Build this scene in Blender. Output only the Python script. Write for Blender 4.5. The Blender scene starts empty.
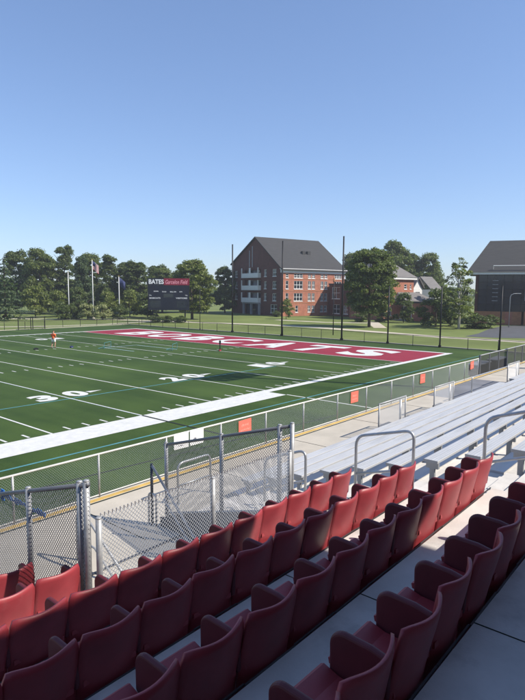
import bpy, bmesh, math, random
import numpy as np
from mathutils import Vector, Matrix
R = math.radians
scene = bpy.context.scene
col = scene.collection

# ------------------------------------------------------------------ camera
CX, CY, CZ = -43.602, -21.036, 5.9185
YAW, PITCH, ROLL = 0.69879, 0.10559, 0.007685
Fv = Vector((math.cos(YAW)*math.cos(PITCH), math.sin(YAW)*math.cos(PITCH), -math.sin(PITCH)))
Rv = Vector((math.sin(YAW), -math.cos(YAW), 0))
Uv = Rv.cross(Fv)
Rr = Rv*math.cos(ROLL) + Uv*math.sin(ROLL)
Ur = -Rv*math.sin(ROLL) + Uv*math.cos(ROLL)
cam_d = bpy.data.cameras.new('camera')
cam = bpy.data.objects.new('camera', cam_d)
col.objects.link(cam)
M = Matrix((Rr, Ur, -Fv)).transposed().to_4x4()
M.translation = Vector((CX, CY, CZ))
cam.matrix_world = M
cam_d.sensor_fit = 'VERTICAL'
cam_d.sensor_height = 24.0
cam_d.lens = 24.0*556.06/700.0
cam_d.clip_start = 0.05
cam_d.clip_end = 6000
scene.camera = cam
scene.render.resolution_x, scene.render.resolution_y = 768, 1024

# ------------------------------------------------------------------ light
SUN_AZ, SUN_EL = R(-66), R(44)
sd = Vector((math.cos(SUN_AZ)*math.cos(SUN_EL), math.sin(SUN_AZ)*math.cos(SUN_EL), math.sin(SUN_EL)))
world = bpy.data.worlds.new('World')
scene.world = world
world.use_nodes = True
wn = world.node_tree
bg = wn.nodes['Background']
sky = wn.nodes.new('ShaderNodeTexSky')
sky.sky_type = 'NISHITA'
sky.sun_disc = False
sky.sun_elevation = SUN_EL
sky.sun_rotation = math.atan2(sd.x, sd.y)
sky.altitude = 60
sky.air_density = 1.0
sky.dust_density = 0.3
sky.ozone_density = 1.6
gam = wn.nodes.new('ShaderNodeGamma'); gam.inputs['Gamma'].default_value = 0.75
tint = wn.nodes.new('ShaderNodeMix'); tint.data_type = 'RGBA'; tint.blend_type = 'MULTIPLY'; tint.inputs['Factor'].default_value = 1.0
tint.inputs['B'].default_value = (0.88, 1.02, 1.30, 1)
wn.links.new(sky.outputs['Color'], gam.inputs['Color']); wn.links.new(gam.outputs['Color'], tint.inputs['A']); wn.links.new(tint.outputs['Result'], bg.inputs['Color'])
bg.inputs['Strength'].default_value = 0.12
sun_d = bpy.data.lights.new('sun', 'SUN')
sun_d.energy = 4.0
sun_d.angle = R(0.53)
sun_d.color = (1.0, 0.935, 0.83)
sun = bpy.data.objects.new('sun', sun_d)
col.objects.link(sun)
sun.rotation_euler = (-sd).to_track_quat('-Z', 'Y').to_euler()
vs = scene.view_settings
vs.view_transform = 'Standard'
vs.look = 'None'
vs.exposure = 0.75
vs.gamma = 1.0
vs.use_curve_mapping = False

# ------------------------------------------------------------------ materials
MATS = {}
def mat(name, color, rough=0.7, metal=0.0, var=0.12, scale=3.0, bump=0.0, bscale=60.0, spec=0.4, grime=None, detail=5.0, stretch=None, pos=False):
    if name in MATS: return MATS[name]
    m = bpy.data.materials.new(name); m.use_nodes = True
    nt = m.node_tree; b = nt.nodes['Principled BSDF']
    b.inputs['Roughness'].default_value = rough
    b.inputs['Metallic'].default_value = metal
    b.inputs['Specular IOR Level'].default_value = spec
    tc = nt.nodes.new('ShaderNodeTexCoord')
    src = tc.outputs['Object']
    if pos: src = nt.nodes.new('ShaderNodeNewGeometry').outputs['Position']
    if stretch:
        mp = nt.nodes.new('ShaderNodeMapping'); mp.inputs['Scale'].default_value = stretch
        nt.links.new(src, mp.inputs['Vector']); src = mp.outputs['Vector']
    nz = nt.nodes.new('ShaderNodeTexNoise')
    nz.inputs['Scale'].default_value = scale; nz.inputs['Detail'].default_value = detail; nz.inputs['Roughness'].default_value = 0.6
    nt.links.new(src, nz.inputs['Vector'])
    rp = nt.nodes.new('ShaderNodeValToRGB')
    rp.color_ramp.elements[0].position = 0.3; rp.color_ramp.elements[1].position = 0.7
    lo = [max(0, c*(1-var)) for c in color]; hi = [min(1, c*(1+var)) for c in color]
    rp.color_ramp.elements[0].color = (*lo, 1); rp.color_ramp.elements[1].color = (*hi, 1)
    nt.links.new(nz.outputs['Fac'], rp.inputs['Fac'])
    out = rp.outputs['Color']
    if grime:
        n2 = nt.nodes.new('ShaderNodeTexNoise'); n2.inputs['Scale'].default_value = grime[1]; n2.inputs['Detail'].default_value = 8; n2.inputs['Roughness'].default_value = 0.7
        nt.links.new(src, n2.inputs['Vector'])
        r2 = nt.nodes.new('ShaderNodeValToRGB'); r2.color_ramp.elements[0].position = grime[2]; r2.color_ramp.elements[1].position = grime[2]+0.22
        nt.links.new(n2.outputs['Fac'], r2.inputs['Fac'])
        mx = nt.nodes.new('ShaderNodeMix'); mx.data_type = 'RGBA'
        nt.links.new(r2.outputs['Color'], mx.inputs['Factor'])
        nt.links.new(out, mx.inputs['A']); mx.inputs['B'].default_value = (*grime[0], 1)
        out = mx.outputs['Result']
    nt.links.new(out, b.inputs['Base Color'])
    if bump > 0:
        bn = nt.nodes.new('ShaderNodeTexNoise'); bn.inputs['Scale'].default_value = bscale; bn.inputs['Detail'].default_value = 4
        nt.links.new(src, bn.inputs['Vector'])
        bp = nt.nodes.new('ShaderNodeBump'); bp.inputs['Strength'].default_value = bump; bp.inputs['Distance'].default_value = 0.01
        nt.links.new(bn.outputs['Fac'], bp.inputs['Height']); nt.links.new(bp.outputs['Normal'], b.inputs['Normal'])
    MATS[name] = m
    return m

def leafmat(name, c1, c2, transl=0.3):
    if name in MATS: return MATS[name]
    m = bpy.data.materials.new(name); m.use_nodes = True
    nt = m.node_tree
    for n in list(nt.nodes): nt.nodes.remove(n)
    out = nt.nodes.new('ShaderNodeOutputMaterial')
    geo = nt.nodes.new('ShaderNodeNewGeometry')
    rp = nt.nodes.new('ShaderNodeValToRGB')
    rp.color_ramp.elements[0].color = (*c1, 1); rp.color_ramp.elements[1].color = (*c2, 1)
    nt.links.new(geo.outputs['Random Per Island'], rp.inputs['Fac'])
    d = nt.nodes.new('ShaderNodeBsdfPrincipled'); d.inputs['Roughness'].default_value = 0.5; d.inputs['Specular IOR Level'].default_value = 0.3
    t = nt.nodes.new('ShaderNodeBsdfTranslucent')
    g = nt.nodes.new('ShaderNodeMix'); g.data_type = 'RGBA'; g.blend_type = 'MULTIPLY'; g.inputs['Factor'].default_value = 1
    g.inputs['B'].default_value = (1.1, 1.25, 0.5, 1)
    nt.links.new(rp.outputs['Color'], d.inputs['Base Color']); nt.links.new(rp.outputs['Color'], g.inputs['A']); nt.links.new(g.outputs['Result'], t.inputs['Color'])
    mx = nt.nodes.new('ShaderNodeMixShader'); mx.inputs[0].default_value = transl
    nt.links.new(d.outputs[0], mx.inputs[1]); nt.links.new(t.outputs[0], mx.inputs[2]); nt.links.new(mx.outputs[0], out.inputs['Surface'])
    MATS[name] = m
    return m

mat('concrete_walk', (0.43, 0.39, 0.325), 0.85, pos=True, var=0.12, scale=0.9, bump=0.15, grime=((0.35, 0.315, 0.265), 0.7, 0.54))
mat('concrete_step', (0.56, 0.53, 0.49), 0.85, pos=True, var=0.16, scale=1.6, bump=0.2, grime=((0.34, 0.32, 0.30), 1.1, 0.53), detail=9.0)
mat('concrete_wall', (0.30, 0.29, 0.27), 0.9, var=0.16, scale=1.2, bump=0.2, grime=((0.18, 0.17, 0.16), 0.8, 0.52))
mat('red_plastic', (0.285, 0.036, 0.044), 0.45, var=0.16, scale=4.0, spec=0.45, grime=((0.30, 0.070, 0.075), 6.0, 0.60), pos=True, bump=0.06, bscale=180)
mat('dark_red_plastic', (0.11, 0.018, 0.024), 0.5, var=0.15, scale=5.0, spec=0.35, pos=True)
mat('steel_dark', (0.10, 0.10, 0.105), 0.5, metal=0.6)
mat('galvanised', (0.36, 0.365, 0.37), 0.55, metal=0.45, var=0.2, scale=14.0)
mat('galvanised_wire', (0.50, 0.51, 0.52), 0.42, metal=0.6, var=0.1, scale=20.0)
mat('weathered_wire', (0.26, 0.265, 0.275), 0.5, metal=0.5, var=0.2, scale=12.0)
mat('pipe_grey', (0.42, 0.43, 0.44), 0.42, metal=0.6, var=0.12, scale=10.0)
mat('aluminium', (0.53, 0.53, 0.53), 0.42, metal=0.3, var=0.06, scale=2.0, grime=((0.40, 0.40, 0.40), 1.6, 0.52), stretch=(0.25, 3, 3))
mat('aluminium_end', (0.33, 0.34, 0.35), 0.5, metal=0.4)
mat('rail_grey', (0.17, 0.175, 0.19), 0.5, metal=0.4)
mat('rail_cream', (0.60, 0.585, 0.55), 0.55, metal=0.1, var=0.15, scale=3.0)
mat('ramp_shade_grey', (0.16, 0.165, 0.18), 0.85, var=0.2, scale=1.0)  # ramp grey with its shade mixed into the colour
mat('black_metal', (0.012, 0.012, 0.013), 0.5, metal=0.3)
mat('black_wire', (0.02, 0.022, 0.022), 0.6)
mat('white_paint', (0.57, 0.57, 0.55), 0.8, var=0.10, scale=3.0, grime=((0.44, 0.47, 0.42), 0.9, 0.55), pos=True)
mat('teal_paint', (0.07, 0.22, 0.24), 0.8, var=0.15)
mat('pale_blue_paint', (0.42, 0.56, 0.66), 0.8, var=0.15)
mat('crimson_paint', (0.235, 0.012, 0.028), 0.75, var=0.13, scale=0.7)
mat('gold_paint', (0.50, 0.33, 0.09), 0.75, var=0.25, scale=2.0)
mat('dark_line', (0.012, 0.020, 0.012), 0.9)
mat('path', (0.47, 0.42, 0.33), 0.9, var=0.15, scale=0.4)
mat('asphalt', (0.075, 0.078, 0.084), 0.9, var=0.2, scale=0.6)
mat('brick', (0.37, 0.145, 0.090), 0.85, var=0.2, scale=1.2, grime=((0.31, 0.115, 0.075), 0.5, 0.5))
mat('brick_shaded', (0.115, 0.045, 0.035), 0.85, var=0.2, scale=1.2)  # darker copy of brick, wall shade put into the colour
mat('brick_tan', (0.34, 0.15, 0.07), 0.85, var=0.2, scale=1.0)
mat('shingle', (0.044, 0.043, 0.043), 0.9, var=0.18, scale=1.5, stretch=(0.4, 0.4, 5))
mat('shingle_grey', (0.155, 0.145, 0.138), 0.9, var=0.18, scale=1.5, stretch=(0.4, 0.4, 5))
mat('white_trim', (0.72, 0.71, 0.68), 0.6, var=0.05)
mat('glass', (0.02, 0.026, 0.034), 0.08, var=0.2, scale=0.5, spec=0.8)
mat('glass_wall', (0.010, 0.013, 0.020), 0.12, var=0.3, scale=0.3, spec=0.6)
mat('bark', (0.075, 0.055, 0.040), 0.95, var=0.3, scale=4.0)
mat('bark_pale', (0.42, 0.38, 0.33), 0.9, var=0.35, scale=5.0)
mat('score_navy', (0.008, 0.010, 0.020), 0.45, var=0.2)
mat('score_red', (0.20, 0.010, 0.030), 0.5)
mat('text_white', (0.75, 0.75, 0.76), 0.6)
mat('text_pink', (0.75, 0.30, 0.36), 0.6)
mat('orange_sign', (0.72, 0.150, 0.105), 0.6, var=0.05)
mat('sign_white', (0.80, 0.80, 0.79), 0.6, var=0.03)
mat('ink', (0.06, 0.06, 0.10), 0.7)
mat('faded_ink', (0.80, 0.27, 0.21), 0.7)
mat('skin', (0.46, 0.25, 0.17), 0.6)
mat('orange_shirt', (0.85, 0.13, 0.03), 0.8)
mat('white_cloth', (0.72, 0.72, 0.70), 0.8)
mat('hair', (0.04, 0.025, 0.015), 0.7)
mat('shoe', (0.05, 0.05, 0.06), 0.7)
mat('flag_navy', (0.03, 0.04, 0.11), 0.8)
mat('flag_red', (0.40, 0.03, 0.04), 0.8)
mat('flag_white', (0.55, 0.55, 0.55), 0.8)
mat('tarp_blue', (0.03, 0.17, 0.50), 0.6)
mat('render_grey', (0.32, 0.32, 0.33), 0.8)

def turf_material():
    m = bpy.data.materials.new('turf'); m.use_nodes = True
    nt = m.node_tree; b = nt.nodes['Principled BSDF']; b.inputs['Roughness'].default_value = 0.85; b.inputs['Specular IOR Level'].default_value = 0.2
    tc = nt.nodes.new('ShaderNodeTexCoord')
    def noise(sc, det, vec=None):
        n = nt.nodes.new('ShaderNodeTexNoise'); n.inputs['Scale'].default_value = sc; n.inputs['Detail'].default_value = det; n.inputs['Roughness'].default_value = 0.65
        nt.links.new(vec or tc.outputs['Object'], n.inputs['Vector']); return n
    mp = nt.nodes.new('ShaderNodeMapping'); mp.inputs['Scale'].default_value = (0.35, 0.02, 1); nt.links.new(tc.outputs['Object'], mp.inputs['Vector'])
    a = noise(0.12, 6); c = noise(1.0, 3, mp.outputs['Vector']); d = noise(14, 3)
    ad = nt.nodes.new('ShaderNodeMath'); ad.operation = 'ADD'; nt.links.new(a.outputs['Fac'], ad.inputs[0]); nt.links.new(c.outputs['Fac'], ad.inputs[1])
    a2 = nt.nodes.new('ShaderNodeMath'); a2.operation = 'MULTIPLY_ADD'; a2.inputs[1].default_value = 0.5; nt.links.new(d.outputs['Fac'], a2.inputs[0]); nt.links.new(ad.outputs[0], a2.inputs[2])
    rp = nt.nodes.new('ShaderNodeValToRGB'); rp.color_ramp.elements[0].position = 0.95; rp.color_ramp.elements[1].position = 1.6
    mr = nt.nodes.new('ShaderNodeMapRange'); mr.inputs['From Min'].default_value = 1.0; mr.inputs['From Max'].default_value = 1.5
    nt.links.new(a2.outputs[0], mr.inputs['Value'])
    rp.color_ramp.elements[0].position = 0; rp.color_ramp.elements[1].position = 1
    rp.color_ramp.elements[0].color = (0.021, 0.046, 0.008, 1); rp.color_ramp.elements[1].color = (0.058, 0.098, 0.020, 1)
    nt.links.new(mr.outputs[0], rp.inputs['Fac']); nt.links.new(rp.outputs['Color'], b.inputs['Base Color'])
    bp = nt.nodes.new('ShaderNodeBump'); bp.inputs['Strength'].default_value = 0.5; bp.inputs['Distance'].default_value = 0.02
    n4 = noise(60, 2); nt.links.new(n4.outputs['Fac'], bp.inputs['Height']); nt.links.new(bp.outputs['Normal'], b.inputs['Normal'])
    MATS['turf'] = m
def lawn_material():
    m = mat('lawn', (0.140, 0.172, 0.052), 0.9, var=0.25, scale=0.10, grime=((0.20, 0.20, 0.09), 0.05, 0.55), bump=0.5, bscale=3.0, spec=0.15)
turf_material(); lawn_material()

# ------------------------------------------------------------------ helpers
class MB:
    def __init__(s): s.v = []; s.f = []
    def quad(s, a, b, c, d):
        n = len(s.v); s.v += [tuple(a), tuple(b), tuple(c), tuple(d)]; s.f.append((n, n+1, n+2, n+3)); return s
    def box(s, x0, x1, y0, y1, z0, z1):
        n = len(s.v)
        s.v += [(x0,y0,z0),(x1,y0,z0),(x1,y1,z0),(x0,y1,z0),(x0,y0,z1),(x1,y0,z1),(x1,y1,z1),(x0,y1,z1)]
        s.f += [tuple(n+i for i in q) for q in ((3,2,1,0),(4,5,6,7),(0,1,5,4),(1,2,6,5),(2,3,7,6),(3,0,4,7))]
        return s
    def sheet(s, x0, x1, y0, y1, z):
        return s.quad((x0,y0,z),(x1,y0,z),(x1,y1,z),(x0,y1,z))
    def tube(s, pts, r, n=8, cap=True, r1=None):
        pts = [Vector(p) for p in pts]
        rings = []; up = None
        for i, p in enumerate(pts):
            if i == 0: t = pts[1]-p
            elif i == len(pts)-1: t = p-pts[i-1]
            else: t = (pts[i+1]-p).normalized() + (p-pts[i-1]).normalized()
            t.normalize()
            if up is None:
                ref = Vector((0,0,1)) if abs(t.z) < 0.9 else Vector((1,0,0))
                a = t.cross(ref).normalized()
            else:
                a = (up - t*up.dot(t)).normalized()
            up = a; b = t.cross(a)
            rr = r if r1 is None else r + (r1-r)*i/(len(pts)-1)
            base = len(s.v)
            for k in range(n):
                an = 2*math.pi*k/n
                s.v.append(tuple(p + a*math.cos(an)*rr + b*math.sin(an)*rr))
            rings.append(base)
        for i in range(len(rings)-1):
            for k in range(n):
                s.f.append((rings[i]+k, rings[i]+(k+1)%n, rings[i+1]+(k+1)%n, rings[i+1]+k))
        if cap:
            s.f.append(tuple(rings[0]+k for k in reversed(range(n)))); s.f.append(tuple(rings[-1]+k for k in range(n)))
        return s
    def prism(s, prof, ax, a0, a1):
        """prof: list of 2D points; extruded along axis ax ('x','y','z') from a0 to a1"""
        n = len(s.v); k = len(prof)
        for a in (a0, a1):
            for (p, q) in prof:
                s.v.append({'x': (a, p, q), 'y': (p, a, q), 'z': (p, q, a)}[ax])
        for i in range(k):
            j = (i+1) % k
            s.f.append((n+i, n+j, n+k+j, n+k+i))
        s.f.append(tuple(n+i for i in reversed(range(k)))); s.f.append(tuple(n+k+i for i in range(k)))
        return s
    def mesh(s, name, m, smooth=False):
        me = bpy.data.meshes.new(name)
        me.from_pydata(s.v, [], s.f)
        bm = bmesh.new(); bm.from_mesh(me); bmesh.ops.recalc_face_normals(bm, faces=bm.faces); bm.to_mesh(me); bm.free()
        me.materials.append(MATS[m])
        if smooth:
            me.shade_smooth()
        return me
    def build(s, name, m, parent=None, smooth=False, loc=None):
        return link(name, s.mesh(name, m, smooth), parent, loc)
def link(name, me, parent=None, loc=None):
    o = bpy.data.objects.new(name, me); col.objects.link(o)
    if parent: o.parent = parent
    if loc: o.location = loc
    return o
def tag(o, label=None, cat=None, group=None, kind=None):
    if label: o['label'] = label
    if cat: o['category'] = cat
    if group: o['group'] = group
    if kind: o['kind'] = kind
    return o
def thing(name, loc=(0,0,0), rz=0, label=None, cat=None, group=None):
    o = bpy.data.objects.new(name, None); col.objects.link(o)
    o.location = loc; o.rotation_euler = (0,0,rz); o.empty_display_size = 0.2
    return tag(o, label, cat, group)
def bevel(o, w=0.01, seg=2):
    b = o.modifiers.new('bevel', 'BEVEL'); b.width = w; b.segments = seg; b.limit_method = 'ANGLE'; b.angle_limit = R(40)
    return o
def arc(p0, corner, p1, r, n=5):
    """rounded corner points between p0 -> corner -> p1"""
    c = Vector(corner); a = (Vector(p0)-c).normalized(); b = (Vector(p1)-c).normalized()
    r = min(r, (Vector(p0)-c).length*0.5, (Vector(p1)-c).length*0.5)
    q0 = c+a*r; q1 = c+b*r; out = []
    for i in range(n+1):
        t = i/n; out.append(q0*(1-t)**2 + c*2*t*(1-t) + q1*t*t)
    return out
def S(lat, dep, z=0.0):
    """survey frame: metres right of / beyond the spectator's spot"""
    return Vector((CX + lat*math.sin(YAW) + dep*math.cos(YAW), CY - lat*math.cos(YAW) + dep*math.sin(YAW), z))
def chainlink(o, du, L, dv, H, pitch, r, mb=None, nub=0):
    """woven wire: two sets of diagonals in the sheet o + s*du + h*dv"""
    mb = mb or MB(); o = Vector(o); du = Vector(du); dv = Vector(dv)
    nrm = du.cross(dv).normalized()
    ang = 1.0
    c = -H/ang
    lines = []
    while c < L:
        s0, h0 = c, 0.0
        if s0 < 0: h0 = -s0*ang; s0 = 0
        s1, h1 = c + H/ang, H
        if s1 > L: h1 = (L-c)*ang; s1 = L
        if s1 - s0 > 1e-3:
            lines.append(((s0,h0),(s1,h1),1)); lines.append(((L-s0,h0),(L-s1,h1),-1))
        c += pitch
    for (a, b, sg) in lines:
        p = o + du*a[0] + dv*a[1] + nrm*r*sg; q = o + du*b[0] + dv*b[1] + nrm*r*sg
        mb.tube([p, q], r, 3, cap=False)
    if nub:
        s = pitch*0.5
        while s < L:
            p = o + du*s + dv*(H-nub*0.6); mb.tube([p, p + dv*nub*1.3], r*1.9, 4); s += pitch
    return mb
_txt = 0
def text_mesh(body, m, size_x, size_y, extr=0.0, bold=0.0, shear=0.0, space=1.0):
    """lettering as a mesh scaled to a box size_x by size_y, origin bottom-left, in the XY plane"""
    cu = bpy.data.curves.new('lettering', 'FONT'); cu.body = body; cu.offset = bold; cu.shear = shear; cu.space_character = space
    cu.resolution_u = 4
    ob = bpy.data.objects.new('lettering', cu); col.objects.link(ob)
    dg = bpy.context.evaluated_depsgraph_get(); dg.update()
    me = bpy.data.meshes.new_from_object(ob.evaluated_get(dg))
    bpy.data.objects.remove(ob)
    n = len(me.vertices); co = np.zeros(n*3); me.vertices.foreach_get('co', co); co = co.reshape(-1,3)
    mn = co.min(0); mx = co.max(0)
    co[:,0] = (co[:,0]-mn[0])/(mx[0]-mn[0])*size_x; co[:,1] = (co[:,1]-mn[1])/(mx[1]-mn[1])*size_y; co[:,2] = 0
    me.vertices.foreach_set('co', co.ravel()); me.materials.clear(); me.materials.append(MATS[m]); me.update()
    return me

# ------------------------------------------------------------------ setting: ground
g = MB().sheet(-900, 1500, -900, 1500, -0.02).build('lawn', 'lawn'); tag(g, 'mown lawn beyond the fences', kind='structure')
FX0, FX1, FY0, FY1 = -95.0, 15.0, -10.9, 58.5
field = MB().sheet(FX0, FX1, FY0, FY1, 0.0).build('field_turf', 'turf'); tag(field, 'green artificial turf football field', kind='structure')
yd = 0.9144
W = 48.77
def paint(name, rects, m, z=0.004, kind=None, label=None):
    mb = MB()
    for (x0, x1, y0, y1) in rects: mb.sheet(x0, x1, y0, y1, z)
    o = mb.build(name, m, field)
    if kind: o['kind'] = kind
    if label: o['label'] = label
    return o
paint('end_zone', [(0.06, 9.144, 0.0, W)], 'crimson_paint', 0.004, label='crimson end zone')
for n in range(0, 75, 5):
    w = 0.10 if n else 0.12
    y1 = W
    paint('goal_line' if n == 0 else 'yard_line', [(-n*yd-w/2, -n*yd+w/2, 0.0, y1)], 'white_paint' if n != 30 else 'pale_blue_paint', 0.008)
if True:
    paint('yard_line', [(-30*yd-0.03, -30*yd+0.045, 0.0, W)], 'white_paint', 0.012)
hm = []
for n in range(1, 70):
    if n % 5 == 0: continue
    for y in (0.12, 18.0, 30.2, W-0.72):
        hm.append((-n*yd-0.05, -n*yd+0.05, y, y+0.6))
paint('hash_marks', hm, 'white_paint', 0.008, kind='stuff')
paint('sideline_strip', [(-80.0, -18.6, -1.83, 0.0)], 'white_paint', 0.008, label='wide white team area border strip')
paint('sideline', [(-18.6, 9.74, -0.55, 0.0)], 'white_paint', 0.008)
paint('end_line', [(9.144, 9.65, 0.0, W+0.6)], 'white_paint', 0.008)
paint('sideline', [(-80, 9.144, W, W+0.55)], 'white_paint', 0.008)
paint('team_box_line', [(-18.6, -18.48, -7.3, -1.83)], 'white_paint', 0.008)
paint('touchline', [(-80, 12.0, -3.26, -3.14)], 'teal_paint', 0.008, label='teal line along the near edge')
paint('touchline', [(-80, -9.5, 6.14, 6.26)], 'teal_paint', 0.006)
paint('box_line', [(-10.6, -10.5, 23.0, 28.0), (-10.6, -6.5, 27.9, 28.0), (-6.6, -6.5, 21.3, 28.0)], 'pale_blue_paint', 0.008)
paint('black_line', [(-27.5, -27.36, -5.4, 0.0)], 'dark_line', 0.012)
mb = MB(); mb.quad((-60,-3.5,0.006),(-20,-7.0,0.006),(-20,-6.9,0.006),(-60,-3.4,0.006)); mb.build('turf_dark_line', 'dark_line', field)  # thin dark line drawn along the near turf
# field numbers: six feet tall, read from the near sideline, with a direction arrow
dig = {c: text_mesh(c, 'white_paint', 1.22, 1.83, bold=0.055) for c in '01234'}
for n in (10, 20, 30, 40):
    a, b = str(n)
    o = link('field_number', dig[a], field, (-n*yd-0.35-1.22, 6.42, 0.012)); o2 = link('field_number', dig[b], field, (-n*yd+0.35, 6.42, 0.012))
    ar = MB(); x = -n*yd+0.35+1.22+0.15
    ar.v += [(x, 7.0, 0.012), (x+0.95, 7.25, 0.012), (x, 7.5, 0.012)]; ar.f.append((0,1,2)); ar.build('direction_arrow', 'white_paint', field)
    for c, x in ((a, -n*yd+0.35+1.22), (b, -n*yd-0.35)):
        f = link('field_number', dig[c], field, (x, W-6.42, 0.012)); f.rotation_euler = (0,0,math.pi)
# end zone lettering reads from the field
LW, LG = 4.6, 1.30
y = 43.6
for ch in 'BOBCATS':
    me = text_mesh(ch, 'white_paint', LW, 6.1, bold=0.045, shear=0.10)
    o = link('end_zone_letter', me, field, (1.5, y, 0.012)); o.rotation_euler = (0,0,-math.pi/2)
    y -= LW + LG

# lawn path, drive and kerb beyond the end fence
def ribbon(name, pts, w, m, z, label):
    mb = MB(); P = [Vector((p[0],p[1],0)) for p in pts]
    L = []
    for i, p in enumerate(P):
        t = (P[min(i+1,len(P)-1)] - P[max(i-1,0)]).normalized(); nrm = Vector((-t.y, t.x, 0)); L.append((p+nrm*w/2, p-nrm*w/2))
    for i in range(len(L)-1):
        a,b = L[i]; c,d = L[i+1]
        mb.quad((a.x,a.y,z),(b.x,b.y,z),(d.x,d.y,z),(c.x,c.y,z))
    return tag(mb.build(name, m), label, kind='structure')
s = S
ribbon('footpath', [s(-60,112), s(-30,112), s(-10,103), s(0,99), s(8,93), s(16,84), s(24,74), s(34,66), s(46,58)], 2.6, 'path', -0.008, 'pale footpath across the lawn behind the end fence')
ribbon('footpath', [s(3,116), s(7,112), s(12,108), s(22,106)], 2.0, 'path', -0.012, 'pale footpath in front of the brick hall')
ribbon('footpath', [s(19.5,92), s(20.5,100), s(22,112)], 2.2, 'path', -0.010, 'pale footpath beside the round maple')
ribbon('footpath', [s(-56,85), s(-40,88), s(-33,91), s(-27,97), s(-20,108)], 1.4, 'path', -0.010, 'pale footpath behind the far corner of the field')
mb = MB(); pts = [s(27.5,75.5), s(31.5,81), s(37,91), s(43.5,100.5), s(90,110), s(75,71), s(40,72.5), s(31,73.5)]
mb.v += [(p.x,p.y,-0.004) for p in pts]; mb.f.append(tuple(range(len(pts)))); tag(mb.build('drive', 'asphalt'), 'asphalt drive in front of the dark glass hall', kind='structure')
k = MB().box(15.0, 15.25, FY0, FY1+0.3, -0.05, 0.07).box(FX0, 15.25, FY1, FY1+0.25, -0.05, 0.069).build('kerb', 'concrete_walk'); tag(k, kind='structure')

# ------------------------------------------------------------------ grandstand terrace
ZT = lambda k: 3.54 - 0.31*k           # tread level of seat row k (0 = nearest row)
YR = lambda k: CY + 1.05 + 0.985*k     # seat-back line of row k
XE = CX + 6.87                         # aisle end of the seat rows
XS = -40.45; XS2 = -37.0               # stairwell sides
XL = -58.0
ZW = 1.45
walk = MB().box(-75, 8, -14.3, -10.78, -0.3, ZW)
walk = walk.build('walkway', 'concrete_walk'); tag(walk, 'raised concrete walkway in front of the stand', kind='structure')
gp = MB().box(-75, 8, -11.02, -10.90, ZW+0.0, ZW+0.006).build('edge_stripe', 'gold_paint', walk)
gp = MB().box(-75, 8, -11.11, -11.06, ZW, ZW+0.005).build('expansion_joint', 'dark_line', walk)
for i in range(14):
    x = -52 + i*3.6
    MB().box(x, x+0.02, -13.3, -11.11, ZW, ZW+0.004).build('expansion_joint', 'dark_line', walk)
terr = thing('seating_terrace', (-45, -20, 0), 0, 'stepped concrete terrace carrying the red seats', 'terrace')
def tpart(mb, name, m):
    o = mb.build(name, m, terr); o.location = (45, 20, 0); return o
for k in range(-7, 6):
    y0 = YR(k)+0.045; y1 = YR(k+1)+0.045; z = ZT(k)
    x1 = XE if k <= 3 else XS-0.02
    if k == 5: y1 = -14.25
    tpart(MB().box(XL, x1, y0, y1+0.0, max(z-0.62, 0), z), 'tread', 'concrete_step')
for k in range(-1, 4):
    for x in (-43.35, -39.9):
        tpart(MB().box(x+0.31*k, x+0.31*k+0.009, YR(k)+0.06, YR(k+1)+0.044, ZT(k), ZT(k)+0.003), 'expansion_joint', 'dark_line')
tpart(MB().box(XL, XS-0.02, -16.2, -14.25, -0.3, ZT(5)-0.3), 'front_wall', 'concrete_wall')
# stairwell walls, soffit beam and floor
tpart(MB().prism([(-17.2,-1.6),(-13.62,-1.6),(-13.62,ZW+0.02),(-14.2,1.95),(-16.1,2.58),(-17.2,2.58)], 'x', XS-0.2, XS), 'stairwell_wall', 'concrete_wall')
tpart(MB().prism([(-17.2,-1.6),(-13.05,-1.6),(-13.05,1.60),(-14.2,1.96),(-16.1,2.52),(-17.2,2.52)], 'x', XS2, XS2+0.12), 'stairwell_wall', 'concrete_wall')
tpart(MB().prism([(-16.0,0.5),(-13.0,0.5),(-13.0,1.62),(-14.2,2.0),(-16.0,2.54)], 'x', XS2-0.03, XS2-0.004), 'shade_panel', 'steel_dark')  # dark sheet standing in for shade on the stairwell wall
tpart(MB().prism([(-14.9,1.0),(-12.95,1.0),(-12.95,1.58),(-14.9,2.2)], 'x', XE-0.10, XE-0.05), 'shade_panel', 'steel_dark')  # second dark sheet, shade beside the stairwell put into colour
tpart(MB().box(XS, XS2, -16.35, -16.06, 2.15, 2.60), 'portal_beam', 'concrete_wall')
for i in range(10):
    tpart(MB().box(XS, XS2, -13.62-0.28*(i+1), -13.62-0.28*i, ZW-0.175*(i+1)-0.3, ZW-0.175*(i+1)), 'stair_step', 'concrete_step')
tpart(MB().box(XS, XS2, -13.66, -13.60, ZW+0.001, ZW+0.012), 'stair_nosing', 'steel_dark')
# bench terrace to the right of the seats
BZ = lambda j: 2.54 - 0.213*j          # bench top of bench row j
BY = lambda j: CY + 5.76 + 0.68*j      # front edge of bench row j
bterr = thing('bench_terrace', (-20, -16, 0), 0, 'stepped concrete terrace under the aluminium benches', 'terrace')
XB1 = 6.0
for j in range(-11, 4):
    o = MB().box(XE+0.0 if True else 0, XB1, BY(j)-0.30, BY(j)+0.38, BZ(j)-0.43-0.55, BZ(j)-0.43).build('tread', 'concrete_step' if j < 3 else 'concrete_walk', bterr); o.location = (20, 16, 0)
# half steps in the aisle
for j in range(-11, 3):
    o = MB().box(XE+0.02, XE+1.55, BY(j)+0.38, BY(j)+0.68, BZ(j)-0.43-0.3, BZ(j)-0.43-0.107).build('aisle_step', 'concrete_step', bterr); o.location = (20, 16, 0)

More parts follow.
